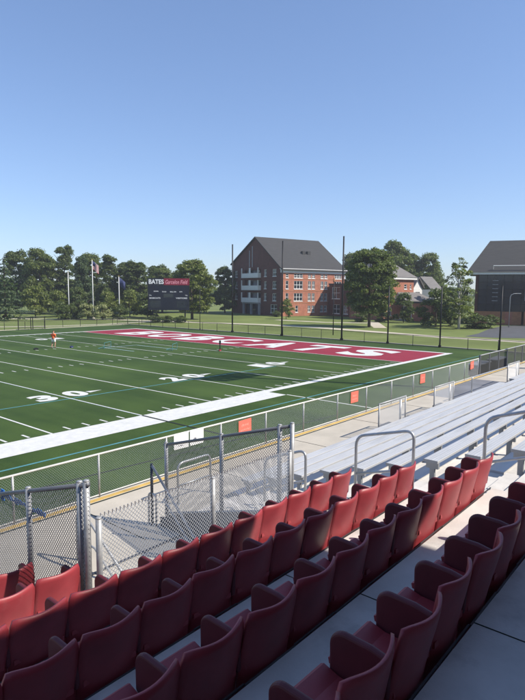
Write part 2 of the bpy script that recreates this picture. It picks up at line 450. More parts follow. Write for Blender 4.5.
# press building behind the spectators (casts the big shade over the seats)
pb = thing('press_box', (-45, -28, 0), 0, 'brick press box with a deep flat roof at the back of the stand', 'building')
def ppart(mb, n, m): o = mb.build(n, m, pb); o.location = (45, 28, 0); return o
PX = CX + 7.75
RZ = 10.75
OZ = 7.75
ppart(MB().box(-75, PX-0.3, -33, -26, 0, RZ-0.3), 'wall', 'brick')
ppart(MB().box(-75, CX+6.2, -25.99, -22.9, 3.6, OZ-0.36), 'wall', 'brick_shaded')  # added unseen front wall, keeps sky light off the seats
ppart(MB().box(-75, PX, -33.5, -24, RZ-0.3, RZ), 'roof', 'shingle')
ppart(MB().box(-75, CX+6.45, -26.0, -21.6, OZ, OZ+0.22), 'blocker_canopy', 'shingle')  # added unseen overhang, blocks sky light above the seat rows
for x in (-70, -62, -54, -37.8): ppart(MB().box(x, x+0.25, -25.9, -21.8, OZ-0.35, OZ-0.005), 'blocker_beam', 'steel_dark')
ppart(MB().box(PX-0.3, 6, -33, -26.2, 0, 7.7), 'wall', 'brick')
ppart(MB().box(PX, 6, -33.5, -24.2, 7.7, 8.0), 'roof', 'shingle')
for i in range(12):
    x = -72+i*3
    w = ppart(MB().box(x, x+2.4, -25.995, -25.95, 8.2, 10.0), 'window', 'glass')

# ------------------------------------------------------------------ red seats
SP = 0.503
def back_mesh():
    nx, nz = 12, 12
    z0, z1 = 0.10, 0.76
    def pt(i, j, off):
        s_ = -1 + 2*i/nx; t = j/nz
        hw = 0.2425 + 0.0085*math.sin(min(1, t*1.25)*math.pi*0.62) - 0.001*t
        z = z0 + (z1-z0)*t
        # rounded top corners
        if t > 0.80:
            q = (t-0.80)/0.20; hw *= 1 - 0.10*(1-math.sqrt(max(0, 1-q*q)))
        x = s_*hw
        y = 0.125*(1-t)**1.6 + 0.022*math.sin(t*math.pi*1.15) + 0.066*s_*s_*(0.45+0.55*t) - 0.006
        z += 0.020*s_*s_*t*t - 0.018*abs(s_)**6*t**3
        return Vector((x, y + off, z))
    mb = MB()
    for off in (0.0, 0.020):
        for j in range(nz+1):
            for i in range(nx+1): mb.v.append(tuple(pt(i, j, off)))
    N = (nx+1)*(nz+1); I = lambda i, j, k: k*N + j*(nx+1)+i
    for j in range(nz):
        for i in range(nx):
            mb.f.append((I(i,j,0),I(i+1,j,0),I(i+1,j+1,0),I(i,j+1,0))); mb.f.append((I(i,j,1),I(i,j+1,1),I(i+1,j+1,1),I(i+1,j,1)))
    for i in range(nx):
        mb.f.append((I(i,nz,0),I(i+1,nz,0),I(i+1,nz,1),I(i,nz,1))); mb.f.append((I(i,0,0),I(i,0,1),I(i+1,0,1),I(i+1,0,0)))
    for j in range(nz):
        mb.f.append((I(0,j,0),I(0,j+1,0),I(0,j+1,1),I(0,j,1))); mb.f.append((I(nx,j,0),I(nx,j,1),I(nx,j+1,1),I(nx,j+1,0)))
    return mb.mesh('backrest', 'red_plastic', True)
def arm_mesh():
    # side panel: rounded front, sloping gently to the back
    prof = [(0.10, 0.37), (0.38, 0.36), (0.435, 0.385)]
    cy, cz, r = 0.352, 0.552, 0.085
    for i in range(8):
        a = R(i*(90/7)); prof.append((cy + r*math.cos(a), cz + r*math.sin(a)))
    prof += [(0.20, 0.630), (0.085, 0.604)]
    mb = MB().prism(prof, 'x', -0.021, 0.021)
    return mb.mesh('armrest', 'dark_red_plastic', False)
def pan_mesh():
    prof = [(0.09, 0.415), (0.20, 0.395), (0.36, 0.405), (0.455, 0.435), (0.475, 0.425), (0.468, 0.395), (0.36, 0.365), (0.20, 0.355), (0.09, 0.375)]
    mb = MB().prism(prof, 'x', -0.215, 0.215)
    return mb.mesh('seat', 'red_plastic', False)
def stan_mesh():
    mb = MB().box(-0.025, 0.025, 0.10, 0.16, 0.0, 0.40).box(-0.05, 0.05, 0.06, 0.22, 0.0, 0.014).box(-0.02, 0.02, 0.14, 0.36, 0.33, 0.36)
    return mb.mesh('stanchion', 'steel_dark', False)
ME_back, ME_arm, ME_pan, ME_stan = back_mesh(), arm_mesh(), pan_mesh(), stan_mesh()
beam_me = MB().box(-SP/2+0.001, SP/2-0.001, 0.052, 0.064, 0.304, 0.316).mesh('rear_rail', 'steel_dark')
ordn = ['first','second','third','fourth','fifth','sixth','seventh','eighth','ninth','tenth','eleventh','twelfth','thirteenth']
rows = {
 5: (CX+3.05, range(0, 2), 'red stadium seat, {o} from the stairwell fence in the frontmost short row at far left', 'seats left of the stairwell'),
 4: (CX+3.05, range(0, 3), 'red stadium seat, {o} from the stairwell fence in the second short row at far left', 'seats left of the stairwell'),
 3: (XE, range(0, 11), 'red stadium seat, {o} from the aisle in the row directly behind the stairwell mesh guard', 'seats in the row behind the mesh guard'),
 2: (XE, range(0, 12), 'red stadium seat, {o} from the aisle in the second row behind the mesh guard', 'seats in the second row'),
 1: (XE, range(0, 13), 'red stadium seat, {o} from the aisle in the third row behind the mesh guard', 'seats in the third row'),
 0: (XE, range(2, 12), 'shaded red stadium seat, {o} from the right in the nearest row at the bottom', 'seats in the nearest row'),
}
rs = random.Random(4)
for k, (xe, rng, lab, grp) in rows.items():
    for n in rng:
        x = xe - SP*(n+0.5)
        t = thing('stadium_seat', (x + rs.uniform(-.004,.004), YR(k) + rs.uniform(-.008,.008), ZT(k)), R(rs.uniform(-0.7,0.7)), lab.format(o=ordn[n-rng[0]]), 'seat', grp)
        b = link('backrest', ME_back, t); b.rotation_euler = (R(rs.uniform(-1.2,1.2)),0,0)
        p = link('seat', ME_pan, t)
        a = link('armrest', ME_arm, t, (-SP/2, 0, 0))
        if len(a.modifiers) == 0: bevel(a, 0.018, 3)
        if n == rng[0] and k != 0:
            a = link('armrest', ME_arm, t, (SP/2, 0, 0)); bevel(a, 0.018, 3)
        link('stanchion', ME_stan, t)
        link('rear_rail', beam_me, t)

# ------------------------------------------------------------------ aluminium benches
def bench_mesh(L):
    prof = []
    # ribbed plank profile, 0.24 wide, 0.045 thick
    top = []
    nrib = 5
    for i in range(nrib):
        a = -0.24 + i*0.24/nrib; w = 0.24/nrib
        top += [(a+0.003, -0.004), (a+0.005, 0.0), (a+w-0.005, 0.0), (a+w-0.003, -0.004)]
    prof = [(-0.24,-0.008)] + top + [(0.0,-0.008),(0.0,-0.045),(-0.24,-0.045)]
    return MB().prism(prof, 'x', 0, L).mesh('plank', 'aluminium')
brk_me = MB().box(-0.03, 0.03, -0.225, -0.015, -0.16, -0.047).box(-0.03, 0.03, -0.16, -0.08, -0.43, -0.16).mesh('bracket', 'aluminium_end')
rname = ['front', 'second', 'third', 'fourth', 'fifth', 'sixth', 'seventh', 'eighth', 'ninth', 'tenth', 'eleventh', 'twelfth', 'thirteenth']
XBL = CX + 8.6
def bench(j, x0, x1, label):
    t = thing('bleacher_bench', (x0, BY(j), BZ(j)), 0, label, 'bench', 'aluminium bleacher benches')
    link('plank', bench_mesh(x1-x0), t)
    c = MB().box(-0.006, 0.0, -0.242, 0.002, -0.047, 0.002).mesh('end_cap', 'aluminium_end')
    link('end_cap', c, t); link('end_cap', c, t, (x1-x0+0.006, 0, 0))
    x = 0.10
    while x < x1-x0:
        link('bracket', brk_me, t, (x, 0, 0)); x += 1.8
for j in range(-7, 4):
    xl = XBL
    nm = rname[3-j]
    if j == 3:
        bench(j, xl, -17.6, 'aluminium bench plank, %s row of the bleachers, long left piece' % nm)
        bench(j, -16.2, XB1-0.3, 'aluminium bench plank, %s row of the bleachers, far right piece' % nm)
    else:
        bench(j, xl, XB1-0.3, 'aluminium bench plank, %s row from the walkway in the bleachers' % nm)
# footboards fastened along the bench terrace
for j in range(-7, 4):
    o = MB().box(XBL+0.05, XB1-0.3, BY(j)+0.10, BY(j)+0.34, BZ(j)-0.428, BZ(j)-0.395).build('footboard', 'aluminium', bterr); o.location = (20, 16, 0)

# ------------------------------------------------------------------ pipes and guards
def loop_rail(name, a, b, ha, hb, label, r=0.024, m='pipe_grey', mid=0.45, rad=0.16):
    a = Vector(a); b = Vector(b)
    t = thing(name, a, 0, label, 'handrail', 'pipe handrails')
    A = Vector((0,0,0)); B = b-a; TA = Vector((0,0,ha)); TB = B + Vector((0,0,hb))
    pts = [A] + arc(A, TA, TB, rad) + arc(TA, TB, B, rad) + [B]
    MB().tube(pts, r, 10).build('rail', m, t, True)
    if mid:
        MB().tube([Vector((0,0,ha*mid)), B + Vector((0,0,hb*mid))], r*0.85, 8).build('middle_rail', m, t, True)
    for p in (A, B):
        MB().tube([p, p+Vector((0,0,0.012))], 0.06, 10).build('base_plate', m, t)
    return t
XA = -35.85
zb = lambda Y: BZ((Y - CY - 5.76)/0.68) - 0.43
loop_rail('handrail', (XA, -15.53, 2.15), (XA, -14.6, 1.80), 1.01, 1.02, 'grey looped pipe handrail in the aisle beside the stairwell fence')
loop_rail('handrail', (XA, -16.53, 2.45), (XA, -17.52, 2.75), 1.14, 1.10, 'grey looped pipe handrail in the aisle at the end of the front seat row')
loop_rail('handrail', (XA, -18.56, 3.05), (XA, -19.55, 3.40), 1.15, 1.12, 'grey looped pipe handrail at the right behind the third row of seats')
loop_rail('handrail', (-36.1, -12.45, ZW), (-35.15, -12.45, ZW), 0.88, 0.88, 'grey looped pipe handrail on the walkway seen through the right stairwell mesh')
loop_rail('handrail', (-21.05, -13.2, 1.47), (-16.35, -13.2, 1.47), 1.04, 1.02, 'long low looped pipe rail at the far right end of the walkway', mid=None)

def frame_panel(x0, x1, y, z0, h, label, brackets=True):
    t = thing('guard_panel', (x0, y, z0), 0, label, 'guard panel', 'mesh guard panels along the front of the bleachers')
    L = x1-x0
    MB().tube([(0,0,0),(0,0,h)], 0.026, 8).build('post', 'galvanised', t, True)
    MB().tube([(L,0,0),(L,0,h)], 0.026, 8).build('post', 'galvanised', t, True)
    MB().tube([(L-0.32,0.02,0),(L-0.32,0.02,h*0.93)], 0.035, 8).build('post', 'pipe_grey', t, True)
    MB().tube([(-0.03,0,h),(L+0.03,0,h)], 0.026, 8).build('top_rail', 'galvanised', t, True)
    MB().tube([(0,0,0.12),(L,0,0.12)], 0.02, 8).build('bottom_rail', 'galvanised', t, True)
    o = chainlink((0,0,0.14), (1,0,0), L, (0,0,1), h-0.16, 0.06, 0.003).build('wire_mesh', 'galvanised_wire', t); o['kind'] = 'stuff'
    if brackets:
        MB().box(0.25, 0.95, 0.06, 0.16, 0.27, 0.36).box(L+0.10, L+0.55, 0.02, 0.14, 0.24, 0.33).build('bench_bracket', 'steel_dark', t)
frame_panel(-28.68, -26.90, -13.12, 1.46, 1.09, 'framed mesh guard panel standing nearer at the front edge of the bleachers')
frame_panel(-24.58, -22.80, -13.12, 1.46, 1.08, 'framed mesh guard panel, second one along the bleacher front')
frame_panel(-16.05, -14.25, -13.12, 1.46, 1.08, 'framed mesh guard panel at the far right beside the long looped rail', False)

def fence_run(name, p0, p1, H, posts, label, z_top_rail=True, mat_pipe='galvanised', mat_wire='galvanised_wire', pitch=0.05, wr=0.0041, pr=0.03, rr=0.021, nub=0, bottom=True, group=None, h0=0.03, extra=0.04, btm_mat=None, top_mat=None):
    """p0,p1 base points (may slope); posts = distances along the run"""
    p0 = Vector(p0); p1 = Vector(p1); d = p1-p0; L = Vector((d.x,d.y,0)).length; du = d/L
    t = thing(name, p0, 0, label, 'fence', group)
    for s_ in posts:
        q = du*s_
        MB().tube([q - Vector((0,0,0.02)), q+Vector((0,0,H+extra))], pr, 8).build('post', mat_pipe, t, True)
        MB().tube([q+Vector((0,0,H+extra)), q+Vector((0,0,H+extra+0.012)), q+Vector((0,0,H+extra+0.016))], pr*1.08, 8, r1=pr*0.6).build('post_cap', mat_pipe, t, True)
    if z_top_rail:
        MB().tube([Vector((0,0,H)), du*L+Vector((0,0,H))], rr, 8).build('top_rail', top_mat or mat_pipe, t, True)
    if bottom:
        MB().tube([Vector((0,0,h0)), du*L+Vector((0,0,h0))], rr*0.8, 6).build('bottom_rail', btm_mat or mat_pipe, t, True)
    o = chainlink((0,0,h0), du, L, (0,0,1), H-h0, pitch, wr, nub=nub).build('wire_mesh', mat_wire, t); o['kind'] = 'stuff'
    return t
# stairwell guard fences
f = fence_run('mesh_fence', (XS, -16.02, 2.55), (XS, -12.9, 1.62), 1.34, [0.04, 0.17, 1.30, 2.5, 3.1], 'sloping galvanised mesh fence along the left side of the stairwell', mat_wire='weathered_wire', mat_pipe='galvanised', pr=0.036, rr=0.026, top_mat='rail_grey')  # top rail coloured darker for its shaded side
f = fence_run('mesh_fence', (XS2+0.05, -16.05, 2.52), (XS2+0.05, -13.05, 1.66), 1.36, [0.0, 0.24, 1.50, 2.95], 'sloping galvanised mesh fence along the right side of the stairwell', mat_wire='weathered_wire', pr=0.036, rr=0.026, top_mat='rail_grey')  # shade on the top rail put into its grey
f = fence_run('mesh_fence', (XS+0.08, -16.07, 2.55), (XS2-0.03, -16.07, 2.55), 0.99, [0.0, 1.70, 3.34], 'low mesh guard fence above the stairwell portal, bare wire top edge', z_top_rail=False, nub=0.03, pr=0.034, extra=-0.03, mat_pipe='galvanised')
# stairwell handrails
t = thing('stair_handrail', (XS2-0.10, -12.85, ZW), 0, 'double pipe handrail descending the right side of the stairwell', 'handrail', 'pipe handrails')
MB().tube([(0,0,0),(0,0,1.20)], 0.028, 10).build('post', 'steel_dark', t, True)
MB().tube([(0,0,1.18),(0,-2.9,1.18-2.9*0.92)], 0.024, 10).build('rail', 'galvanised', t, True)
MB().tube([(0,-0.35,0.60),(0,-2.9,0.60-2.55*0.92)], 0.020, 10).build('middle_rail', 'galvanised', t, True)
MB().tube([(0,-1.35,-0.6),(0,-1.35,-0.06)], 0.024, 8).build('post', 'galvanised', t, True)
MB().tube([(0.0,0.10,0)]+arc((0,0.10,0),(0,0.10,0.62),(0,-0.12,0.62),0.1)+arc((0,0.1,0.62),(0,-0.12,0.62),(0,-0.12,0),0.1)+[(0,-0.12,0)], 0.02, 8).build('end_loop', 'pipe_grey', t, True)
t = thing('stair_handrail', (-38.80, -13.03, ZW), 0, 'central pipe handrail of the stairwell ending in a loop', 'handrail', 'pipe handrails')
pts = [Vector((0,0,0))] + arc((0,0,0),(0,0,0.80),(0,-0.35,0.78),0.12) + arc((0,0,0.80),(0,-0.35,0.78),(0,-3.0,0.78-2.65*0.66),0.15) + [Vector((0,-3.0,0.78-2.65*0.66))]
MB().tube(pts, 0.022, 10).build('rail', 'galvanised', t, True)
MB().tube([(0,0,0.38),(0,-0.5,0.36),(0,-3.0,0.36-2.5*0.66)], 0.018, 8).build('middle_rail', 'galvanised', t, True)
t = thing('stair_handrail', (XS+0.12, -13.0, ZW), 0, 'pipe handrail on the left wall of the stairwell behind the mesh', 'handrail', 'pipe handrails')
MB().tube([(0,0,0)] + arc((0,0,0),(0,0,0.85),(0,-2.9,0.85-2.9*.66),0.12) + [(0,-2.9,0.85-2.9*.66)], 0.022, 10).build('rail', 'galvanised', t, True)

# field-side fence on the walkway edge
FYN = -10.84
NF0 = -60.0
posts_x = []
x0 = CX + 14.19
xs = [x0 + 2.0*i for i in range(0, 9)] + [x0 - 1.88*i for i in range(1, 9)]
xs.sort()
t = thing('field_fence', (xs[0], FYN, ZW), 0, 'long galvanised mesh fence between the walkway and the turf', 'fence')
HF = 0.95
for x in xs:
    MB().tube([(x-xs[0],0,-0.02),(x-xs[0],0,HF)], 0.024, 8).build('post', 'galvanised', t, True)
L = xs[-1]-xs[0]
MB().tube([(-3,0,HF),(L,0,HF)], 0.024, 8).build('top_rail', 'rail_cream', t, True)
MB().tube([(-3,0,0.045),(L,0,0.045)], 0.016, 6).build('bottom_rail', 'rail_cream', t, True)
for i in range(len(xs)-1):
    o = chainlink((xs[i]-xs[0],0,0.05), (1,0,0), xs[i+1]-xs[i], (0,0,1), HF-0.06, 0.055, 0.0014).build('wire_mesh', 'galvanised_wire', t); o['kind'] = 'stuff'
o = chainlink((-3,0,0.05), (1,0,0), 3, (0,0,1), HF-0.06, 0.055, 0.0014).build('wire_mesh', 'galvanised_wire', t); o['kind'] = 'stuff'
# signs wired to the fence
def sign(x, z, w, h, m, label, rows_, tilt=0, tm='ink', grp=None):
    t = thing('fence_sign', (x, FYN-0.035, z), R(rs.uniform(-3,3)), label, 'sign', grp)
    o = MB().box(-w/2, w/2, -0.004, 0.004, 0, h).build('panel', m, t); o.rotation_euler = (0, R(tilt), 0)
    mb = MB()
    for (pz, sz, x0, x1) in rows_:            # short uneven marks, too small to read
        q = x0
        while q < x1:
            l = rs.uniform(0.012, 0.035)
            mb.box(q, q+l, -0.0062, -0.0045, pz+rs.uniform(-0.3,0.2)*sz, pz+sz*rs.uniform(0.6,1.0)); q += l+rs.uniform(0.006, 0.016)
    q = mb.build('marks', tm, o); q['kind'] = 'stuff'
    for dx in (-w/2+0.03, w/2-0.03):
        MB().tube([(dx, -0.01, h-0.02), (dx, 0.06, h+0.01)], 0.004, 4).build('wire_tie', 'steel_dark', t)
sign(-34.60, ZW+0.58, 0.46, 0.40, 'sign_white', 'white paper sign on the field fence, left one of the pair', [(0.12, 0.04, -0.16, 0.20), (0.07, 0.02, -0.10, 0.04)], 0, 'ink', 'white fence signs')
sign(-34.08, ZW+0.58, 0.46, 0.40, 'sign_white', 'white paper sign on the field fence, right one of the pair', [(0.13, 0.06, -0.12, -0.02)], 0, 'ink', 'white fence signs')
for (x, lab) in ((-32.24, 'orange sign on the field fence nearest the stairwell'), (-26.33, 'orange sign on the field fence before the first guard panel'), (-20.55, 'orange sign on the field fence beyond the second guard panel'), (-14.45, 'orange sign at the far right end of the field fence')):
    sign(x, ZW+0.50, 0.55, 0.40, 'orange_sign', lab, [(0.22, 0.07, -0.16, 0.16), (0.10, 0.05, -0.20, 0.20)], rs.uniform(-4,4), 'faded_ink', 'orange fence signs')

# ------------------------------------------------------------------ end fence with net poles
t = thing('end_fence', (14.2, 0, 0), 0, 'low black mesh fence behind the end zone', 'fence')
HB = 1.2
ys = [2.7 + 3.05*i for i in range(-5, 20)]
for y in ys:
    MB().tube([(0,y,0),(0,y,HB)], 0.035, 6).build('post', 'black_metal', t, True)
MB().tube([(0,ys[0],HB),(0,ys[-1],HB)], 0.03, 6).build('top_rail', 'black_metal', t, True)
MB().tube([(0,ys[0],0.06),(0,ys[-1],0.06)], 0.02, 6).build('bottom_rail', 'black_metal', t, True)
o = chainlink((0,ys[0],0.06), (0,1,0), ys[-1]-ys[0], (0,0,1), HB-0.06, 0.16, 0.003).build('wire_mesh', 'black_wire', t); o['kind'] = 'stuff'
for (y, h, r, lab) in ((33.5, 12.4, 0.11, 'tall black net pole in front of the left end of the brick hall'), (24.5, 12.4, 0.11, 'tall black net pole at the corner of the brick hall'), (15.2, 12.5, 0.11, 'tall black net pole left of the round maple'),
                  (9.0, 6.6, 0.09, 'black pole in front of the round maple'), (2.8, 6.6, 0.09, 'black pole in front of the dark shrubs'), (-3.4, 6.6, 0.09, 'black pole at far right in front of the glass hall'), (40.2, 6.4, 0.05, 'thin dark pole right of the scoreboard')):
    t = thing('net_pole', (14.55, y, 0), 0, lab, 'pole', 'black poles behind the end zone')
    MB().tube([(0,0,0),(0,0,h*0.5),(0,0,h)], r, 10, r1=r*0.8).build('shaft', 'black_metal', t, True)
    MB().tube([(0,0,0),(0,0,0.25)], r*1.8, 10).build('base', 'black_metal', t)
    MB().tube([(0,0,h),(0,0,h+0.06)], r*1.1, 10, r1=r*0.3).build('cap', 'black_metal', t)
# far sideline fence
t = thing('far_fence', (-40, 58.6, 0), 0, 'low dark fence along the far side of the field', 'fence')
for i in range(22):
    x = i*3.05
    MB().tube([(x,0,0),(x,0,1.2)], 0.035, 6).build('post', 'black_metal', t)
MB().tube([(0,0,1.2),(64,0,1.2)], 0.03, 6).build('top_rail', 'black_metal', t)
o = chainlink((0,0,0.06), (1,0,0), 64, (0,0,1), 1.1, 0.16, 0.003).build('wire_mesh', 'black_wire', t); o['kind'] = 'stuff'
# black gate panels at far left
for (x, lab) in ((-4.6, 'black framed gate in the far fence at the left, left leaf'), (-2.4, 'black framed gate in the far fence at the left, right leaf')):
    t = thing('gate', (x, 58.2, 0), 0, lab, 'gate', 'gate leaves in the far fence')
    for dx in (0, 1.9): MB().tube([(dx,0,0),(dx,0,1.9)], 0.06, 6).build('post', 'black_metal', t)
    MB().tube([(0,0,1.85),(1.9,0,1.85)], 0.05, 6).build('top_rail', 'black_metal', t)
    MB().tube([(0,0,0.3),(1.9,0,0.3)], 0.04, 6).build('bottom_rail', 'black_metal', t)
    o = chainlink((0,0,0.3), (1,0,0), 1.9, (0,0,1), 1.5, 0.16, 0.003).build('wire_mesh', 'black_wire', t); o['kind'] = 'stuff'
# street lamp post by the path
p = S(9.65, 76)
t = thing('lamp_post', p, 0, 'slim dark lamp post on the lawn left of the tall net pole', 'lamp post')
MB().tube([(0,0,0),(0,0,7.2)], 0.07, 8, r1=0.05).build('shaft', 'black_metal', t, True)
MB().tube([(0,0,7.2),(0,0,7.35),(0,0,7.8)], 0.16, 8, r1=0.10).build('lantern', 'brick_tan', t, True)
# floodlight mast outside the right edge of view (its head shades the turf)
ln = 25.0
hx = math.cos(SUN_AZ)/math.tan(SUN_EL)*ln; hy = math.sin(SUN_AZ)/math.tan(SUN_EL)*ln
t = thing('floodlight_mast', (-15.9+hx, 5.3+hy, 0), 0, 'tall floodlight mast standing behind the bleachers, its shadow on the turf', 'floodlight')
MB().tube([(0,0,0),(0,0,ln+0.6)], 0.28, 12, r1=0.14).build('shaft', 'galvanised', t, True)
for r_ in range(3):
    MB().box(-2.2, 2.2, -0.06, 0.06, ln-1.4+r_*0.9, ln-1.28+r_*0.9).build('crossarm', 'galvanised', t)
    for i in range(6):
        MB().box(-2.25+i*0.80, -1.75+i*0.80, 0.1, 0.5, ln-1.55+r_*0.9, ln-1.0+r_*0.9).build('floodlight', 'steel_dark', t)

# ------------------------------------------------------------------ scoreboard
p = S(-17.55, 104)
rz = YAW - math.pi/2 + R(4)
t = thing('scoreboard', p, rz, 'dark navy scoreboard on two posts before the trees', 'scoreboard')
for x in (-3.0, 3.0):
    MB().box(x-0.12, x+0.12, 0.1, 0.4, 0, 7.9).build('post', 'black_metal', t)
MB().box(-3.8, 3.8, -0.2, 0.1, 2.25, 6.85).build('panel', 'score_navy', t)
hd = MB().box(-3.85, 3.85, -0.22, 0.12, 6.87, 8.15).build('header', 'score_navy', t)
MB().box(-0.85, 3.86, -0.232, -0.222, 6.88, 8.14).build('header_band', 'score_red', t)
def st(body, m, sx, sy, px, pz, y, bold=0.02, shear=0.0):
    q = link('lettering', text_mesh(body, m, sx, sy, bold=bold, shear=shear), t, (px, y, pz)); q.rotation_euler = (R(90), 0, 0)
st('BATES', 'text_white', 2.75, 0.85, -3.6, 7.08, -0.24, 0.03)
st('Garcelon Field', 'text_pink', 4.1, 0.75, -0.55, 7.1, -0.236, 0.01, 0.25)
st('DOWN', 'text_white', 0.85, 0.22, -2.7, 5.62, -0.206)
st('TO GO', 'text_white', 0.8, 0.22, -1.2, 5.55, -0.206)
st('BALL ON', 'text_white', 1.1, 0.22, 0.3, 5.55, -0.206)
st('QTR', 'text_white', 0.55, 0.22, 2.0, 5.55, -0.206)
st('T.O.L.', 'text_white', 0.5, 0.2, -3.6, 4.9, -0.206)
st('T.O.L.', 'text_white', 0.5, 0.2, 3.05, 4.9, -0.206)
st('BOBCATS', 'text_white', 2.0, 0.26, -3.5, 4.35, -0.206)
st('VISITORS', 'text_white', 2.1, 0.26, 1.35, 4.35, -0.206)
for (x, w) in ((-3.4,1.9),(1.5,1.9)):
    MB().box(x, x+w, -0.212, -0.202, 2.7, 4.0).build('digit_window', 'glass', t)
MB().box(-0.9, 0.9, -0.212, -0.202, 4.6, 5.3).build('digit_window', 'glass', t)
MB().tube([(3.75, -0.1, 8.2), (3.75, -0.1, 6.9)], 0.05, 6).build('edge_pole', 'score_red', t)

# ------------------------------------------------------------------ flagpoles
def flagpole(lat, h, lab, kind):
    p = S(lat, 115)
    t = thing('flagpole', p, YAW-math.pi/2, lab, 'flagpole', 'white flagpoles')
    MB().tube([(0,0,0),(0,0,h*0.5),(0,0,h)], 0.11, 10, r1=0.06).build('shaft', 'white_trim', t, True)
    MB().tube([(0,0,h),(0,0,h+0.12),(0,0,h+0.2)], 0.10, 8, r1=0.02).build('finial', 'gold_paint', t, True)
    MB().tube([(0,0,0),(0,0,0.2)], 0.3, 10).build('base', 'concrete_walk', t)
    if kind:
        def cloth(u0, u1, v0, v1, m, name, off=0.0):
            mb = MB(); n = 10; W_, H_ = (1.9, 1.7)
            for i in range(n+1):
                for v in (v0, v1):
                    u = u0 + (u1-u0)*i/n
                    x = 0.1 + u*W_*0.62
                    y_ = 0.18*math.sin(u*7)*u + off
                    z_ = h-0.25 - (1-v)*H_ - 0.95*u**1.3
                    mb.v.append((x, y_, z_))
            for i in range(n):
                a = 2*i; mb.f.append((a, a+2, a+3, a+1))
            ob = mb.build(name, m, t, True); so = ob.modifiers.new('solid', 'SOLIDIFY'); so.thickness = 0.012
        if kind == 'us':
            for i in range(7): cloth(0, 1, i/7, (i+0.5)/7, 'flag_red', 'flag_stripe'); cloth(0, 1, (i+0.5)/7, (i+1)/7, 'flag_white', 'flag_stripe')
            cloth(0, 0.42, 0.48, 1.0, 'flag_navy', 'flag_canton', -0.02)
        else:
            cloth(0, 1, 0, 1, 'flag_navy', 'flag')
flagpole(-29.6, 8.7, 'white flagpole with a drooping navy flag left of the scoreboard', 'navy')
flagpole(-35.0, 12.0, 'tall white flagpole with a drooping striped flag before the trees', 'us')
flagpole(-40.0, 9.5, 'bare white flagpole at the left of the three', None)

# ------------------------------------------------------------------ brick residence hall
P0 = S(4.45, 132); P1 = S(20.1, 142)
ang = math.atan2((P1-P0).y, (P1-P0).x)
LB = (P1-P0).length + 0.6
GW = 23.0
hall = thing('brick_hall', P0, ang, 'four-storey brick residence hall with steep dark gable roof and white balconies', 'building')
EZ, EL, RZ2, RY = 11.2, 13.3, 19.2, 11.6      # eaves, far eaves, ridge height, ridge offset
TH = 0.35
# long lit wall with real window openings is built from piers and bands
def wall_with_openings(parent, name, m, length, height, openings, place, depth=0.35):
    """openings: list of (x0,x1,z0,z1). Cuts the wall into a grid of solid cells."""
    xs_ = sorted({0.0, length, *[o[0] for o in openings], *[o[1] for o in openings]})
    zs_ = sorted({0.0, height, *[o[2] for o in openings], *[o[3] for o in openings]})
    mb = MB()
    def hole(x, z): return any(o[0] < x < o[1] and o[2] < z < o[3] for o in openings)
    for a in range(len(zs_)-1):
        run = None
        for b in range(len(xs_)-1):
            h_ = hole((xs_[b]+xs_[b+1])/2, (zs_[a]+zs_[a+1])/2)
            if not h_ and run is None: run = xs_[b]
            if (h_ or b == len(xs_)-2) and run is not None:
                e = xs_[b] if h_ else xs_[b+1]
                mb.box(run, e, 0, depth, zs_[a], zs_[a+1]); run = None
    o = mb.build(name, m, parent); place(o); return o
def window(parent, x0, x1, z0, z1, place, bars=1, sash=True, white=0.09, y=0.16):
    fr = MB()
    for (a,b,c,d) in ((x0,x0+white,z0,z1),(x1-white,x1,z0,z1),(x0+white,x1-white,z0,z0+white),(x0+white,x1-white,z1-white,z1)):
        fr.box(a,b,y-0.10,y,c,d)
    for i in range(1, bars+1):
        x = x0+(x1-x0)*i/(bars+1); fr.box(x-0.05, x+0.05, y-0.08, y-0.001, z0+white, z1-white)
    if sash: fr.box(x0+white, x1-white, y-0.07, y-0.002, (z0+z1)/2-0.05, (z0+z1)/2+0.05)
    o = fr.build('window', 'white_trim', parent); place(o)
    gl = MB().box(x0+0.02, x1-0.02, y+0.01, y+0.05, z0+0.02, z1-0.02).build('pane', 'glass', o)
    sl = MB().box(x0-0.08, x1+0.08, -0.06, 0.05, z0-0.14, z0-0.005).build('sill', 'white_trim', o)
    return o
# long wall: local x along the wall, y into the building
ident = lambda o: None
ops = []
fl = [(0.9, 2.5), (3.6, 5.5), (6.5, 8.4), (9.1, 10.1)]
cols_ = [(1.1,1.9),(3.5,6.1),(7.7,8.6),(8.9,9.8),(11.6,12.5),(12.8,13.7),(16.0,18.3)]
for fi, (z0, z1) in enumerate(fl):
    for ci, (a, b) in enumerate(cols_):
        if fi == 0:
            if ci in (1,6): a, b = a+0.5, a+1.3
        ops.append((a, b, z0, z1))
wall_with_openings(hall, 'wall', 'brick', LB, EZ-0.9, ops, ident)
for (a,b,z0,z1) in ops: window(hall, a, b, z0, z1, ident, bars=2 if b-a > 2 else (1 if b-a > 0.85 else 0))
MB().box(-0.25, LB+0.25, -0.30, 0.30, EZ-0.9, EZ-0.12).build('cornice', 'white_trim', hall)
MB().box(-0.45, LB+0.45, -0.62, 0.30, EZ-0.118, EZ+0.08).build('gutter', 'white_trim', hall)
for zb_ in (3.05, 5.95, 8.85):
    MB().box(0.36, LB, -0.05, -0.003, zb_, zb_+0.14).build('band_course', 'brick_tan', hall)
